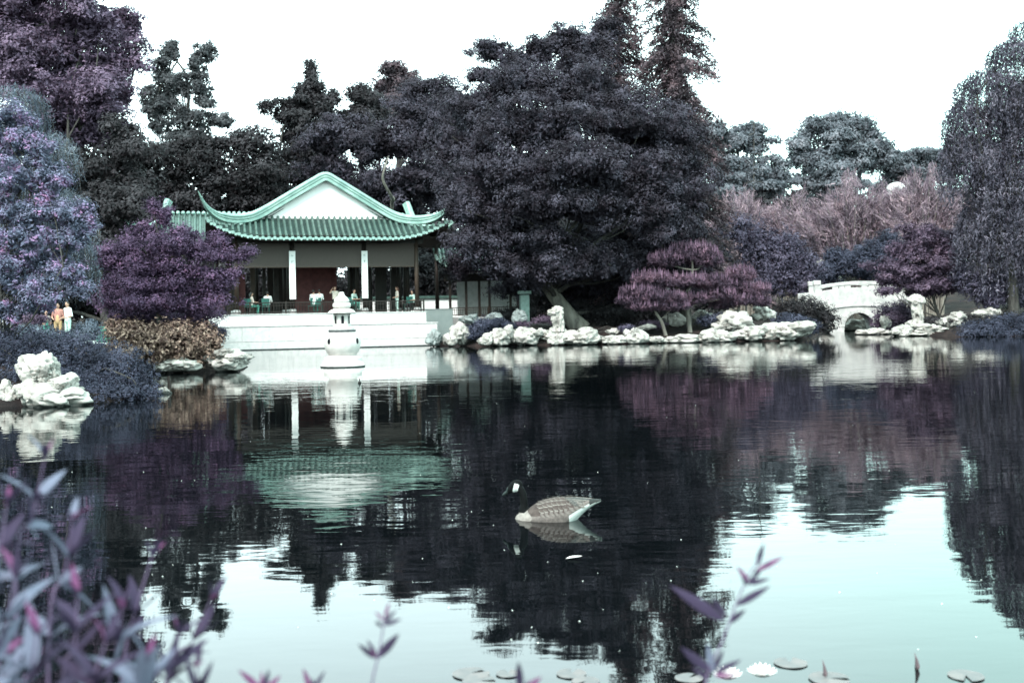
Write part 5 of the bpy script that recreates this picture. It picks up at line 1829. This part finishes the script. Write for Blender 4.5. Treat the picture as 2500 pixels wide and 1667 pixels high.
def person(label, x, y, d, shirt, pants, hair, yaw=0.0, sit=False, base=None, h=1.68, long_hair=False, raise_arm=False, bare_legs=False, lean=0.0):
    q = P(x, y, d)
    z0 = base if base is not None else gz(q.x, q.y)
    root = empty('person', (q.x, q.y, z0), yaw)
    tag(root, label, 'person', None)
    k = h / 1.70
    seg = []                     # (a, b, ra, rb, material)
    off = Vector((0, 0, 0))
    if sit:
        hipz, fw = 0.50, 0.42
    else:
        hipz, fw = 0.90, 0.0

    def sg(a, b, ra, rb, m):
        seg.append((Vector(a) * k, Vector(b) * k, ra * k, rb * k, m))

    for s in (-1, 1):
        if sit:
            sg((s * .09, 0, hipz), (s * .11, -fw, hipz), .082, .06, 1)
            sg((s * .11, -fw, hipz), (s * .11, -fw + .05, .09), .058, .04, 1 if not bare_legs else 2)
            sg((s * .11, -fw + .05, .05), (s * .12, -fw - .12, .04), .042, .034, 3)
        else:
            sg((s * .09, 0, hipz), (s * .10, -.015, .48), .086, .06, 1)
            sg((s * .10, -.015, .48), (s * .10, .02, .09), .057, .038, 2 if bare_legs else 1)
            sg((s * .10, .03, .045), (s * .12, -.13, .035), .042, .034, 3)
    t0 = hipz
    ly = -lean
    sg((0, 0, t0), (0, ly * .5, t0 + .22), .125, .115, 0 if sit else 1)
    for s in (-1, 1):
        sg((s * .045, 0, t0 + .06), (s * .07, ly, t0 + .44), .10, .095, 0)
        sh = (s * .175, ly, t0 + .49)
        if raise_arm and s < 0:
            el, wr = (s * .30, ly - .12, t0 + .44), (s * .20, ly - .20, t0 + .66)
        elif sit:
            el, wr = (s * .24, ly - .06, t0 + .22), (s * .14, ly - .30, t0 + .22)
        else:
            el, wr = (s * .25, ly + .02, t0 + .20), (s * .15, ly - .20, t0 + .12)
        sg((s * .09, ly, t0 + .50), sh, .07, .062, 0)
        sg(sh, el, .054, .042, 0)
        sg(el, wr, .040, .028, 2)
        hv = (Vector(wr) - Vector(el)).normalized() * .09
        hd = Vector(wr) + hv
        sg(wr, hd, .030, .024, 2)
        sg(Vector(wr) + hv * .3, Vector(wr) + hv * .6 + Vector((-s * .035, 0, .02)), .013, .010, 2)
    sg((0, ly, t0 + .50), (0, ly - .01, t0 + .60), .055, .05, 2)
    mb = MB()
    for a, b, ra, rb, m in seg:
        t = (b - a)
        L = max(t.length, 1e-4)
        t = t / L
        pts, rr_ = [], []
        for e in (-0.95, -0.6, 0):
            pts.append(a + t * e * ra)
            rr_.append(ra * math.sqrt(max(0.05, 1 - e * e)))
        for e in (0, 0.6, 0.95):
            pts.append(b + t * e * rb)
            rr_.append(rb * math.sqrt(max(0.05, 1 - e * e)))
        mb.tube(pts, rr_, n=12)
    hc_ = Vector((0, ly - .02, t0 + .705)) * k
    mb.ellipsoid(hc_, (.074 * k, .092 * k, .112 * k), 16, 10)
    mb.ellipsoid(hc_ + Vector((0, -.095, -.012)) * k, (.013 * k, .02 * k, .022 * k), 8, 6)
    for s in (-1, 1):
        mb.ellipsoid(hc_ + Vector((s * .075, .01, -.01)) * k, (.012 * k, .02 * k, .03 * k), 8, 6)
    me = fuse(mb, 0.02)
    for m in (shirt, pants, SKIN, WOOD):
        me.materials.append(m)
    seg.append((hc_, hc_ + Vector((0, 0, 0.01)), .10 * k, .10 * k, 2))
    A = np.array([s[0] for s in seg])
    B = np.array([s[1] for s in seg])
    ra = np.array([s[2] for s in seg])
    rb = np.array([s[3] for s in seg])
    mi = np.array([s[4] for s in seg])
    C = np.empty(len(me.polygons) * 3)
    me.polygons.foreach_get('center', C)
    C = C.reshape(-1, 1, 3)
    AB = (B - A)[None]
    t = np.clip(np.sum((C - A[None]) * AB, 2) / np.maximum(np.sum(AB * AB, 2), 1e-9), 0, 1)
    D = np.linalg.norm(C - A[None] - AB * t[..., None], axis=2) - (ra + (rb - ra) * t)
    me.polygons.foreach_set('material_index', mi[np.argmin(D, 1)].astype(np.int32))
    link('body', me, root)
    hm = MB()
    hm.ellipsoid(hc_ + Vector((0, .022, .028)) * k, (.086 * k, .094 * k, .108 * k), 16, 10)
    if long_hair:
        hm.tube([hc_ + Vector((0, .06, .03)) * k, hc_ + Vector((0, .085, -.1)) * k, hc_ + Vector((0, .09, -.26)) * k], [.07 * k, .085 * k, .05 * k], n=12)
    hmm = fuse(hm, 0.022)
    hmm.materials.append(hair)
    link('hair', hmm, root)
    for s in (-1, 1):
        MB().ellipsoid(hc_ + Vector((s * .03, -.083, .006)) * k, (.011 * k, .008 * k, .008 * k), 8, 5).build('eye', INK, root)
    MB().ellipsoid(hc_ + Vector((0, -.083, -.052)) * k, (.024 * k, .010 * k, .006 * k), 8, 5).build('mouth', mat('lips', (0.3, 0.12, 0.1), (0.26, 0.1, 0.09), 5, 0.6), root)
    return root


def pav_pt(u, v):
    return PAV.matrix_basis @ Vector((u, v, DZ))


PW, PT, PC, PK, PO, PG = cloth('white', (.78, .77, .76)), cloth('teal', (.10, .36, .29)), cloth('cream', (.66, .56, .50)), cloth('black', (.02, .02, .025)), \
    cloth('rose', (.42, .20, .17)), cloth('pale_green', (.55, .70, .64))
PS = cloth('tan', (.52, .34, .19))


def seat_person(label, xpx, v, **kw):
    # place by picture column, at a chosen depth inside the pavilion
    u0 = (xpx - 804) / 41.9
    for _ in range(6):
        w = pav_pt(u0, v)
        px = CX + (w.x / w.y) * FOC
        u0 += (xpx - px) / 41.9
    w = pav_pt(u0, v)
    px, py = CX + w.x / w.y * FOC, HY
    q = P(xpx, 750, w.y)
    kw.setdefault('sit', True)
    return person(label, xpx, 750, w.y, base=DZ - 0.04 + kw.pop('dz', 0.0), **kw)


seat_person('seated visitor in pale top with dark hair at the left pavilion table', 614, 0.9, shirt=PC, pants=PT, hair=HAIR_D, yaw=R(120), long_hair=True)
seat_person('seated visitor with pale top, second from the left in the pavilion', 654, 0.9, shirt=PW, pants=PK, hair=HAIR_D, yaw=R(190), dz=0.03)
seat_person('seated visitor in white shirt, back turned, left of the embracing two before the red screen', 766, 0.8, shirt=PW, pants=PT, hair=HAIR_D, yaw=R(175), dz=0.1)
seat_person('seated visitor in white shirt, back turned, right of the close two before the red screen', 780, 0.85, shirt=PW, pants=PT, hair=HAIR_D, yaw=R(190), dz=0.12)
seat_person('visitor with raised hand partly hidden behind the lantern finial', 818, 1.1, shirt=PC, pants=PK, hair=HAIR_R, yaw=R(20), dz=0.28, raise_arm=True)
seat_person('seated visitor in pale green shirt right of the lantern top', 861, 1.0, shirt=PG, pants=PT, hair=HAIR_D, yaw=R(60), dz=0.1, lean=0.12)
seat_person('standing visitor with auburn hair and white top in the right pavilion bay', 970, 1.2, sit=False, shirt=PC, pants=PG, hair=HAIR_R, yaw=R(-70), long_hair=True, dz=-0.04, h=1.55)
seat_person('seated visitor in pale green at the right corner column', 1007, 0.9, shirt=PG, pants=PK, hair=HAIR_D, yaw=R(-30))
for lab, x, y, sh, pa, ha, yw, hh, bl in (
        ('person in rose shirt and tan shorts standing on the left path', 142, 800, PO, PS, HAIR_D, R(10), 1.72, True),
        ('person in white shirt standing behind the one in rose on the left path', 166, 798, PW, PG, HAIR_D, R(-30), 1.76, False),
        ('person in cream top and green shorts, leftmost of three on the path', 113, 802, PC, PT, HAIR_D, R(40), 1.45, True)):
    person(lab, x, y, 47.2, sh, pa, ha, yaw=yw, h=hh, bare_legs=bl)

# pavilion chairs and green table
CH = mat('chair_green', (0.03, 0.12, 0.10), (0.02, 0.08, 0.07), 8, 0.5)


def chair(label, u, v, yaw):
    w = pav_pt(u, v)
    t = empty('garden_chair', (w.x, w.y, DZ - 0.04), yaw)
    tag(t, label, 'chair', 'chairs on the pavilion deck')
    MB().box((0, 0, 0.45), (0.44, 0.44, 0.04)).build('seat', CH, t, bevel=0.01)
    MB().box((0, 0.21, 0.72), (0.44, 0.04, 0.42)).build('backrest', CH, t, bevel=0.01)
    for a in (-1, 1):
        for b_ in (-1, 1):
            MB().tube([(a * .19, b_ * .19, 0), (a * .18, b_ * .18, .44)], 0.016, n=6).build('leg', CH, t)


for i, (u, lab) in enumerate(((-4.5, 'green chair at the left pavilion table, under the first seated visitor'), (-3.55, 'green chair under the second seated visitor from the left'),
                              (-0.85, 'green chair before the red screen, left of two'), (-0.5, 'green chair before the red screen, right of two'),
                              (1.45, 'green chair right of the lantern top'), (4.85, 'green chair by the right corner column'))):
    chair(lab, u, 0.95, R(20 * (i % 3) + 170))

# green planter box on the left bank
q = P(262, 795, 44)
o = MB().box((0, 0, 0.3), (0.75, 0.5, 0.6)).box((0, 0, 0.62), (0.8, 0.55, 0.05)).build('planter_box', mat('planter_green', (0.07, 0.22, 0.17), (0.04, 0.14, 0.11), 4, 0.8), None, bevel=0.02, loc=(q.x, q.y, gz(q.x, q.y) + 0.1))
tag(o, 'green planter box under the dark violet maple, left bank', 'planter')

# ------------------------------------------------------------------ plants in the foreground
LEAF_G = leafmat('leaf_near_grey', [(0.13, 0.18, 0.25), (0.17, 0.20, 0.29), (0.11, 0.10, 0.19)], trans=0.3, k=0.9, island=True)
LEAF_V = leafmat('leaf_near_violet', [(0.06, 0.045, 0.105), (0.085, 0.06, 0.13)], trans=0.25, k=0.55, island=True)
LEAF_M = leafmat('leaf_near_magenta', [(0.17, 0.05, 0.15), (0.20, 0.06, 0.17)], trans=0.35, k=0.9, island=True)
STEM = mat('near_stem', (0.13, 0.08, 0.15), (0.09, 0.06, 0.11), 20, 0.6)


def leaf_mesh(m, curl, w=0.25):
    mb = MB()
    N = 8
    V, F = [], []
    for i in range(N + 1):
        t = i / N
        ww = w * 0.5 * (math.sin(math.pi * t ** 0.8) ** 0.85) * (1 - 0.15 * t) + 0.004
        z = curl * t * t
        V += [(t, -ww, z + ww * 0.35), (t, 0, z), (t, ww, z + ww * 0.35)]
    for i in range(N):
        F += [(3 * i, 3 * i + 3, 3 * i + 4, 3 * i + 1), (3 * i + 1, 3 * i + 4, 3 * i + 5, 3 * i + 2)]
    mb.add(V, F)
    return mb.mesh('leaf', m, smooth=True)


LEAVES = {k: [leaf_mesh(m, c, w) for c, w in ((-0.18, .27), (0.12, .24), (-0.32, .30))] for k, m in (('g', LEAF_G), ('v', LEAF_V), ('m', LEAF_M))}


def shoot(root, path, leaf, whorls, rg, tone='g', tip='m', per=4, down=0.0, spread=(35, 70)):
    """a stem through world points with whorls of lance leaves; part of root"""
    org = root.location
    pts = [np.array(p) - np.array(org) for p in path]
    sp = spline(pts, 8)
    st = MB().tube(sp, [0.0042 - 0.0026 * i / len(sp) for i in range(len(sp))], n=7).build('stem', STEM, root, smooth=True)
    for w in range(whorls):
        t = 1.0 - (w / max(whorls, 1)) ** 0.9 * 0.82
        i = min(int(t * (len(sp) - 1)), len(sp) - 2)
        p = Vector(sp[i])
        ax = (Vector(sp[i + 1]) - Vector(sp[i])).normalized()
        a0 = rg.uniform(0, 6.28)
        n = per if w else 3
        for k in range(n):
            az = a0 + 2 * math.pi * k / n + rg.uniform(-.35, .35)
            sp_a = R(rg.uniform(*spread)) * (0.5 if w == 0 else (0.8 if w == 1 else 1.0))
            side = ax.cross(Vector((0, 1, 0.2))).normalized()
            side = Matrix.Rotation(az, 3, ax) @ side
            dr = (ax * math.cos(sp_a) + side * math.sin(sp_a)).normalized()
            L = leaf * rg.uniform(0.75, 1.15) * (0.62 if w == 0 else 1.0)
            if w == 0:
                tn = tip if k < 1 else rg.choice([tone, 'v'])
            elif w == 1:
                tn = rg.choice([tone, tone, tone, 'v', 'v'])
            else:
                tn = tone if rg.random() < 0.9 else 'v'
            y_ = ax.cross(dr).normalized()
            z_ = dr.cross(y_)
            M = Matrix((dr, y_, z_)).transposed().to_4x4()
            o = link('leaf', rg.choice(LEAVES[tn]), st)
            o.matrix_local = Matrix.Translation(p) @ M @ Matrix.Scale(L, 4)


rg = random.Random(12)
nb = P(60, 1700, 2.3)
NEAR = empty('near_shrub', (nb.x, nb.y, gz(nb.x, nb.y)))
tag(NEAR, 'blurred grey-violet leafy shrub with magenta tips in the lower left corner', 'shrub')
for (tx, ty, bx2, by2, d, lf, wh, tone) in (
        (112, 1105, 40, 1420, 2.35, 0.075, 4, 'g'), (178, 1250, 120, 1560, 2.25, 0.085, 4, 'g'), (20, 1215, -40, 1560, 2.3, 0.08, 4, 'g'), 
        (375, 1345, 300, 1640, 2.5, 0.07, 3, 'v'), (40, 1395, -20, 1700, 2.1, 0.085, 4, 'g'), (190, 1440, 150, 1720, 2.1, 0.085, 4, 'v'), (300, 1470, 260, 1730, 2.2, 0.085, 4, 'g'),
        (520, 1450, 400, 1690, 2.5, 0.07, 3, 'v'), (440, 1540, 400, 1740, 2.3, 0.08, 3, 'v'), (90, 1540, 60, 1760, 2.0, 0.09, 3, 'g'),
        (260, 1560, 220, 1760, 2.0, 0.08, 3, 'v'), (360, 1600, 340, 1780, 2.1, 0.085, 3, 'g'), (0, 1600, -20, 1790, 2.0, 0.09, 3, 'g'), 
        (480, 1620, 450, 1780, 2.2, 0.07, 3, 'v')):
    tp, bs = P(tx, ty, d), P(bx2, by2, d)
    low = Vector((nb.x + (bs.x - nb.x) * 0.4, nb.y, NEAR.location.z))
    mid = (tp + bs) / 2 + Vector((rg.uniform(-.012, .012), rg.uniform(-.03, .03), 0))
    shoot(NEAR, [tuple(bs * 0.35 + low * 0.65), tuple(bs), tuple(mid), tuple(tp)], lf * 1.3, wh, rg, tone, per=3)


def sprig(label, tips, d, leaf, seed, tone='v'):
    r2 = random.Random(seed)
    b0 = P(tips[0][0][0] * K, 1700 + 120, d)
    zb = gz(b0.x, b0.y)
    root = empty('near_sprig', (b0.x, b0.y, zb))
    tag(root, label, 'plant', 'sprigs rising at the bottom edge')
    for pts, wh, per in tips:
        w = [P(x * K, y * K, d) for x, y in [(pts)] ] if not isinstance(pts, list) else [P(x * K, y * K, d) for x, y in pts]
        shoot(root, [(b0.x, b0.y, zb)] + [tuple(p) for p in w], leaf, wh, r2, tone, per=per)


def sprig2(label, path, d, leaf, seed, wh, per=3, spread=(35, 65)):
    r2 = random.Random(seed)
    b0 = P(path[0][0] * K, 1840, d)
    zb = gz(b0.x, b0.y)
    root = empty('near_sprig', (b0.x, b0.y, zb))
    tag(root, label, 'plant', 'sprigs rising at the bottom edge')
    org = np.array(root.location)
    w = [P(x * K, y * K, d) for x, y in path]
    p0 = np.array(w[0]) - org
    sp = spline([p0 * t for t in (0, 0.3, 0.6, 0.85)] + [np.array(p) - org for p in w], 8)
    st = MB().tube(sp, [0.0038 - 0.0022 * i / len(sp) for i in range(len(sp))], n=7).build('stem', STEM, root, smooth=True)
    return root, st, w


# right-hand sprig with its long single leaves
def add_leaf(st, root, a, b, d, tone, dy=0.0, kind=1):
    p, q2 = P(a[0] * K, a[1] * K, d), P(b[0] * K, b[1] * K, d + dy)
    dr = q2 - p
    L = dr.length
    dr.normalize()
    y_ = dr.cross(Vector((0, -1, 0.35))).normalized()
    z_ = dr.cross(y_)
    M = Matrix((dr, y_, z_)).transposed().to_4x4()
    o = link('leaf', LEAVES[tone][kind], st)
    o.matrix_local = Matrix.Translation(p - root.location) @ M @ Matrix.Diagonal((L, L * 0.8, L, 1))


root, st, w = sprig2('tall violet sprig rising at the bottom right of centre', [(1620, 1570), (1660, 1470), (1690, 1390), (1715, 1330), (1745, 1280)], 2.6, 0.07, 5, 3)
for a, b, tn in (((1740, 1300), (1752, 1245), 'v'), ((1738, 1310), (1800, 1278), 'm'), ((1730, 1318), (1770, 1290), 'v'), ((1722, 1335), (1688, 1298), 'm'), ((1720, 1340), (1762, 1330), 'v'), ((1718, 1345), (1700, 1318), 'v'),
                 ((1716, 1342), (1745, 1312), 'v'), ((1690, 1390), (1770, 1345), 'v'), ((1672, 1432), (1715, 1395), 'v'), ((1666, 1425), (1545, 1345), 'v'), ((1670, 1415), (1630, 1370), 'v'),
                 ((1640, 1545), (1555, 1482), 'v'), ((1640, 1545), (1620, 1470), 'g'), ((1642, 1545), (1700, 1515), 'v'), ((1640, 1550), (1690, 1550), 'm'), ((1630, 1560), (1585, 1530), 'v'), ((1640, 1540), (1660, 1490), 'v')):
    add_leaf(st, root, a, b, 2.6, tn, rg.uniform(-.02, .02), rg.randrange(3))
root, st, w = sprig2('small violet sprig with magenta tip at the bottom centre-left', [(845, 1640), (856, 1560), (870, 1500), (885, 1410)], 2.5, 0.06, 6, 3)
for a, b, tn in (((884, 1420), (892, 1385), 'm'), ((882, 1425), (862, 1405), 'm'), ((880, 1430), (912, 1400), 'v'), ((880, 1435), (925, 1420), 'v'), ((878, 1440), (858, 1420), 'v'), ((862, 1512), (820, 1475), 'v'), ((862, 1512), (925, 1450), 'v'),
                 ((864, 1505), (845, 1470), 'v'), ((862, 1510), (850, 1485), 'm'), ((866, 1500), (905, 1470), 'v')):
    add_leaf(st, root, a, b, 2.5, tn, rg.uniform(-.02, .02), rg.randrange(3))
for lab, bx3, lv in (
        ('leaf tips poking up at the bottom edge, left of two close pairs', 600, (((600, 1585), (548, 1535)), ((600, 1590), (600, 1540)), ((602, 1585), (622, 1532)), ((600, 1590), (650, 1548)))),
        ('leaf tips poking up at the bottom edge below the small sprig', 715, (((715, 1590), (697, 1530)), ((715, 1590), (745, 1540)), ((715, 1595), (722, 1552)), ((713, 1590), (700, 1560)))),
        ('leaf tips poking up at the bottom edge near the middle', 1200, (((1195, 1590), (1190, 1510)), ((1195, 1592), (1248, 1550)), ((1195, 1592), (1165, 1565)), ((1195, 1595), (1215, 1560))))):
    root, st, w = sprig2(lab, [(bx3, 1680), (bx3, 1630), (bx3 - 1, 1592)], 2.45, 0.06, bx3, 2)
    for a, b in lv:
        add_leaf(st, root, a, b, 2.45, rg.choice(['v', 'v', 'm']), 0, rg.randrange(3))

# ------------------------------------------------------------------ water lilies and drifting leaves
PAD = mat('lily_pad', (0.15, 0.12, 0.12), (0.09, 0.085, 0.09), 6, 0.5, 0.3, detail=6)
PETAL = mat('lily_petal', (0.82, 0.74, 0.73), (0.75, 0.64, 0.64), 6, 0.6)
rl = random.Random(8)


def pad_mesh(r):
    mb = MB()
    n = 22
    V = [(0, 0, 0.012)]
    for k in range(n + 1):
        a = 0.22 + (2 * math.pi - 0.44) * k / n
        V.append((r * 0.6 * math.cos(a), r * 0.6 * math.sin(a), 0.010))
    for k in range(n + 1):
        a = 0.22 + (2 * math.pi - 0.44) * k / n
        V.append((r * math.cos(a), r * math.sin(a), 0.006 + 0.006 * abs(math.sin(a * 2.3))))
    F = [(0, k + 1, k + 2) for k in range(n)] + [(k + 1, n + 2 + k, n + 3 + k, k + 2) for k in range(n)]
    mb.add(V, F)
    return mb.mesh('lily_pad', PAD, smooth=True)


PADS = [pad_mesh(0.11), pad_mesh(0.13), pad_mesh(0.09)]
pads = [(1930, 1619, 0.8, 'pinkish lily pad floating apart from the row, bottom right'), (2025, 1657, 0.8, 'lily pad under the dark folded leaf, bottom right'),
        (1682, 1656, 0.8, 'lily pad at the bottom edge just right of the tall sprig foot'),
        (2358, 1650, 0.8, 'lily pad at the bottom edge near the right corner'),
        (1150, 1645, 0.75, 'thin-rimmed lily pad, upper left of the bottom centre cluster'),
        (1240, 1645, 0.7, 'thin-rimmed lily pad, left of the middle leaf tips'), (1170, 1664, 0.8, 'lily pad at the very bottom edge left of the middle leaf tips'),
        (1395, 1645, 0.6, 'small lily pad, right end of the bottom centre cluster'),
        (1430, 1664, 0.8, 'lily pad at the bottom edge, right end of the centre cluster')]
for i, (x, y, sz, lab) in enumerate(pads):
    d = FOC * CAMH / (y - HY + ROLL * (x - CX))
    q = P(x, y, d)
    o = link('lily_pad', PADS[i % 3], None, (q.x, q.y, 0.001))
    o.rotation_euler = (0, 0, rl.uniform(0, 6.28))
    o.scale = (sz, sz, 0.5)
    tag(o, lab, 'lily pad', 'lily pads along the bottom edge')
for (x, y, lab, n) in ((1861, 1662, 'white water lily blossom at the bottom edge right of the tall sprig', 14), (1776, 1668, 'white water lily blossom at the foot of the tall sprig', 12)):
    d = FOC * CAMH / (y - HY + ROLL * (x - CX))
    q = P(x, y, d)
    t = empty('water_lily', (q.x, q.y, 0.02))
    tag(t, lab, 'water lily', 'white water lilies')
    pm_ = leaf_mesh(PETAL, 0.25, 0.4)
    for ring, (k, an, L) in enumerate(((n, 12, 0.085), (n - 4, 38, 0.075), (6, 62, 0.06))):
        for j in range(k):
            o = link('petal', pm_, t)
            o.rotation_euler = (0, -R(an), 2 * math.pi * j / k + ring * 0.3)
            o.scale = (L, L, L)
    MB().ellipsoid((0, 0, 0.02), (0.014, 0.014, 0.012), 10, 6).build('stamen', mat('stamen', (0.7, 0.5, 0.2), (0.6, 0.4, 0.15), 20), t)
# folded upright leaves
for (x, y, lab) in ((2013, 1650, 'dark folded lily leaf standing out of the water, bottom right'), (2238, 1632, 'curled lily leaf on a stalk near the bottom right edge')):
    d = FOC * CAMH / (y - HY + ROLL * (x - CX))
    q = P(x, y, d)
    t = empty('folded_leaf', (q.x, q.y, 0))
    tag(t, lab, 'leaf')
    MB().tube([(0, 0, -0.1), (0.005, 0, 0.02)], 0.005, n=6).build('stalk', STEM, t)
    MB().tube([(0, 0, 0.0), (0.004, 0, 0.02), (0.0, 0, 0.05), (-0.01, 0, 0.085)], [0.02, 0.024, 0.014, 0.002], n=10, flat=0.4).build('blade', mat('folded_pad', (0.14, 0.09, 0.10), (0.09, 0.06, 0.07), 12), t, smooth=True)
# pink leaf drifting below the goose
d = FOC * CAMH / (1364 - HY + ROLL * (1401 - CX))
q = P(1401, 1364, d)
o = link('drifting_leaf', leaf_mesh(PETAL, 0.12, 0.42), None, (q.x - 0.06, q.y, 0.004))
o.scale = (0.125, 0.125, 0.16)
tag(o, 'pale pink leaf drifting on the dark water below the goose', 'leaf')
# bits of petal and seed on the water
mb = MB()
for i in range(85):
    x = rl.uniform(100, 2450)
    y = rl.uniform(900, 1600) if rl.random() < 0.75 else rl.uniform(1150, 1420)
    d = FOC * CAMH / (y - HY + ROLL * (x - CX))
    q = P(x, y, d)
    if lake_dist(np.array([q.x]), np.array([q.y]))[0] > -0.4:
        continue
    s = rl.uniform(0.002, 0.0048)
    a = rl.uniform(0, 3.14)
    mb.add([(q.x + s * 1.6 * math.cos(a + t) * (1 if j % 2 else 0.6), q.y + s * 1.6 * math.sin(a + t) * (1 if j % 2 else 0.6), 0.004 + (0.004 if j == 0 else 0)) for j, t in enumerate((0, 1.57, 3.14, 4.71))], [(0, 1, 2, 3)])
tag(mb.build('floating_specks', mat('speck', (0.75, 0.74, 0.72), (0.6, 0.58, 0.56), 30, 0.7)), 'pale specks of seed and petal drifting on the pond', 'debris', kind='stuff')
# duck near the lantern's reflection
q = P(878, 935, FOC * CAMH / (935 - HY + ROLL * (878 - CX)))
t = empty('duck', (q.x, q.y, -0.01), R(100))
t.scale = (0.5, 0.5, 0.55)
tag(t, 'tiny dark duck swimming just below the lantern', 'duck')
mb = MB().ellipsoid((0, 0, 0.05), (0.17, 0.09, 0.08), 16, 10)
mb.tube([(0.12, 0, 0.08), (0.16, 0, 0.14), (0.17, 0, 0.19)], [0.045, 0.032, 0.03], n=10)
mb.ellipsoid((0.18, 0, 0.20), (0.05, 0.035, 0.035), 12, 8)
mb.tube([(0.21, 0, 0.195), (0.27, 0, 0.185)], [0.018, 0.012], n=8)
mb.tube([(-0.13, 0, 0.07), (-0.23, 0, 0.11)], [0.05, 0.012], n=8)
me = fuse(mb, 0.012)
me.materials.append(mat('duck_dark', (0.03, 0.027, 0.025), (0.018, 0.016, 0.016), 12, 0.7))
link('body', me, t)
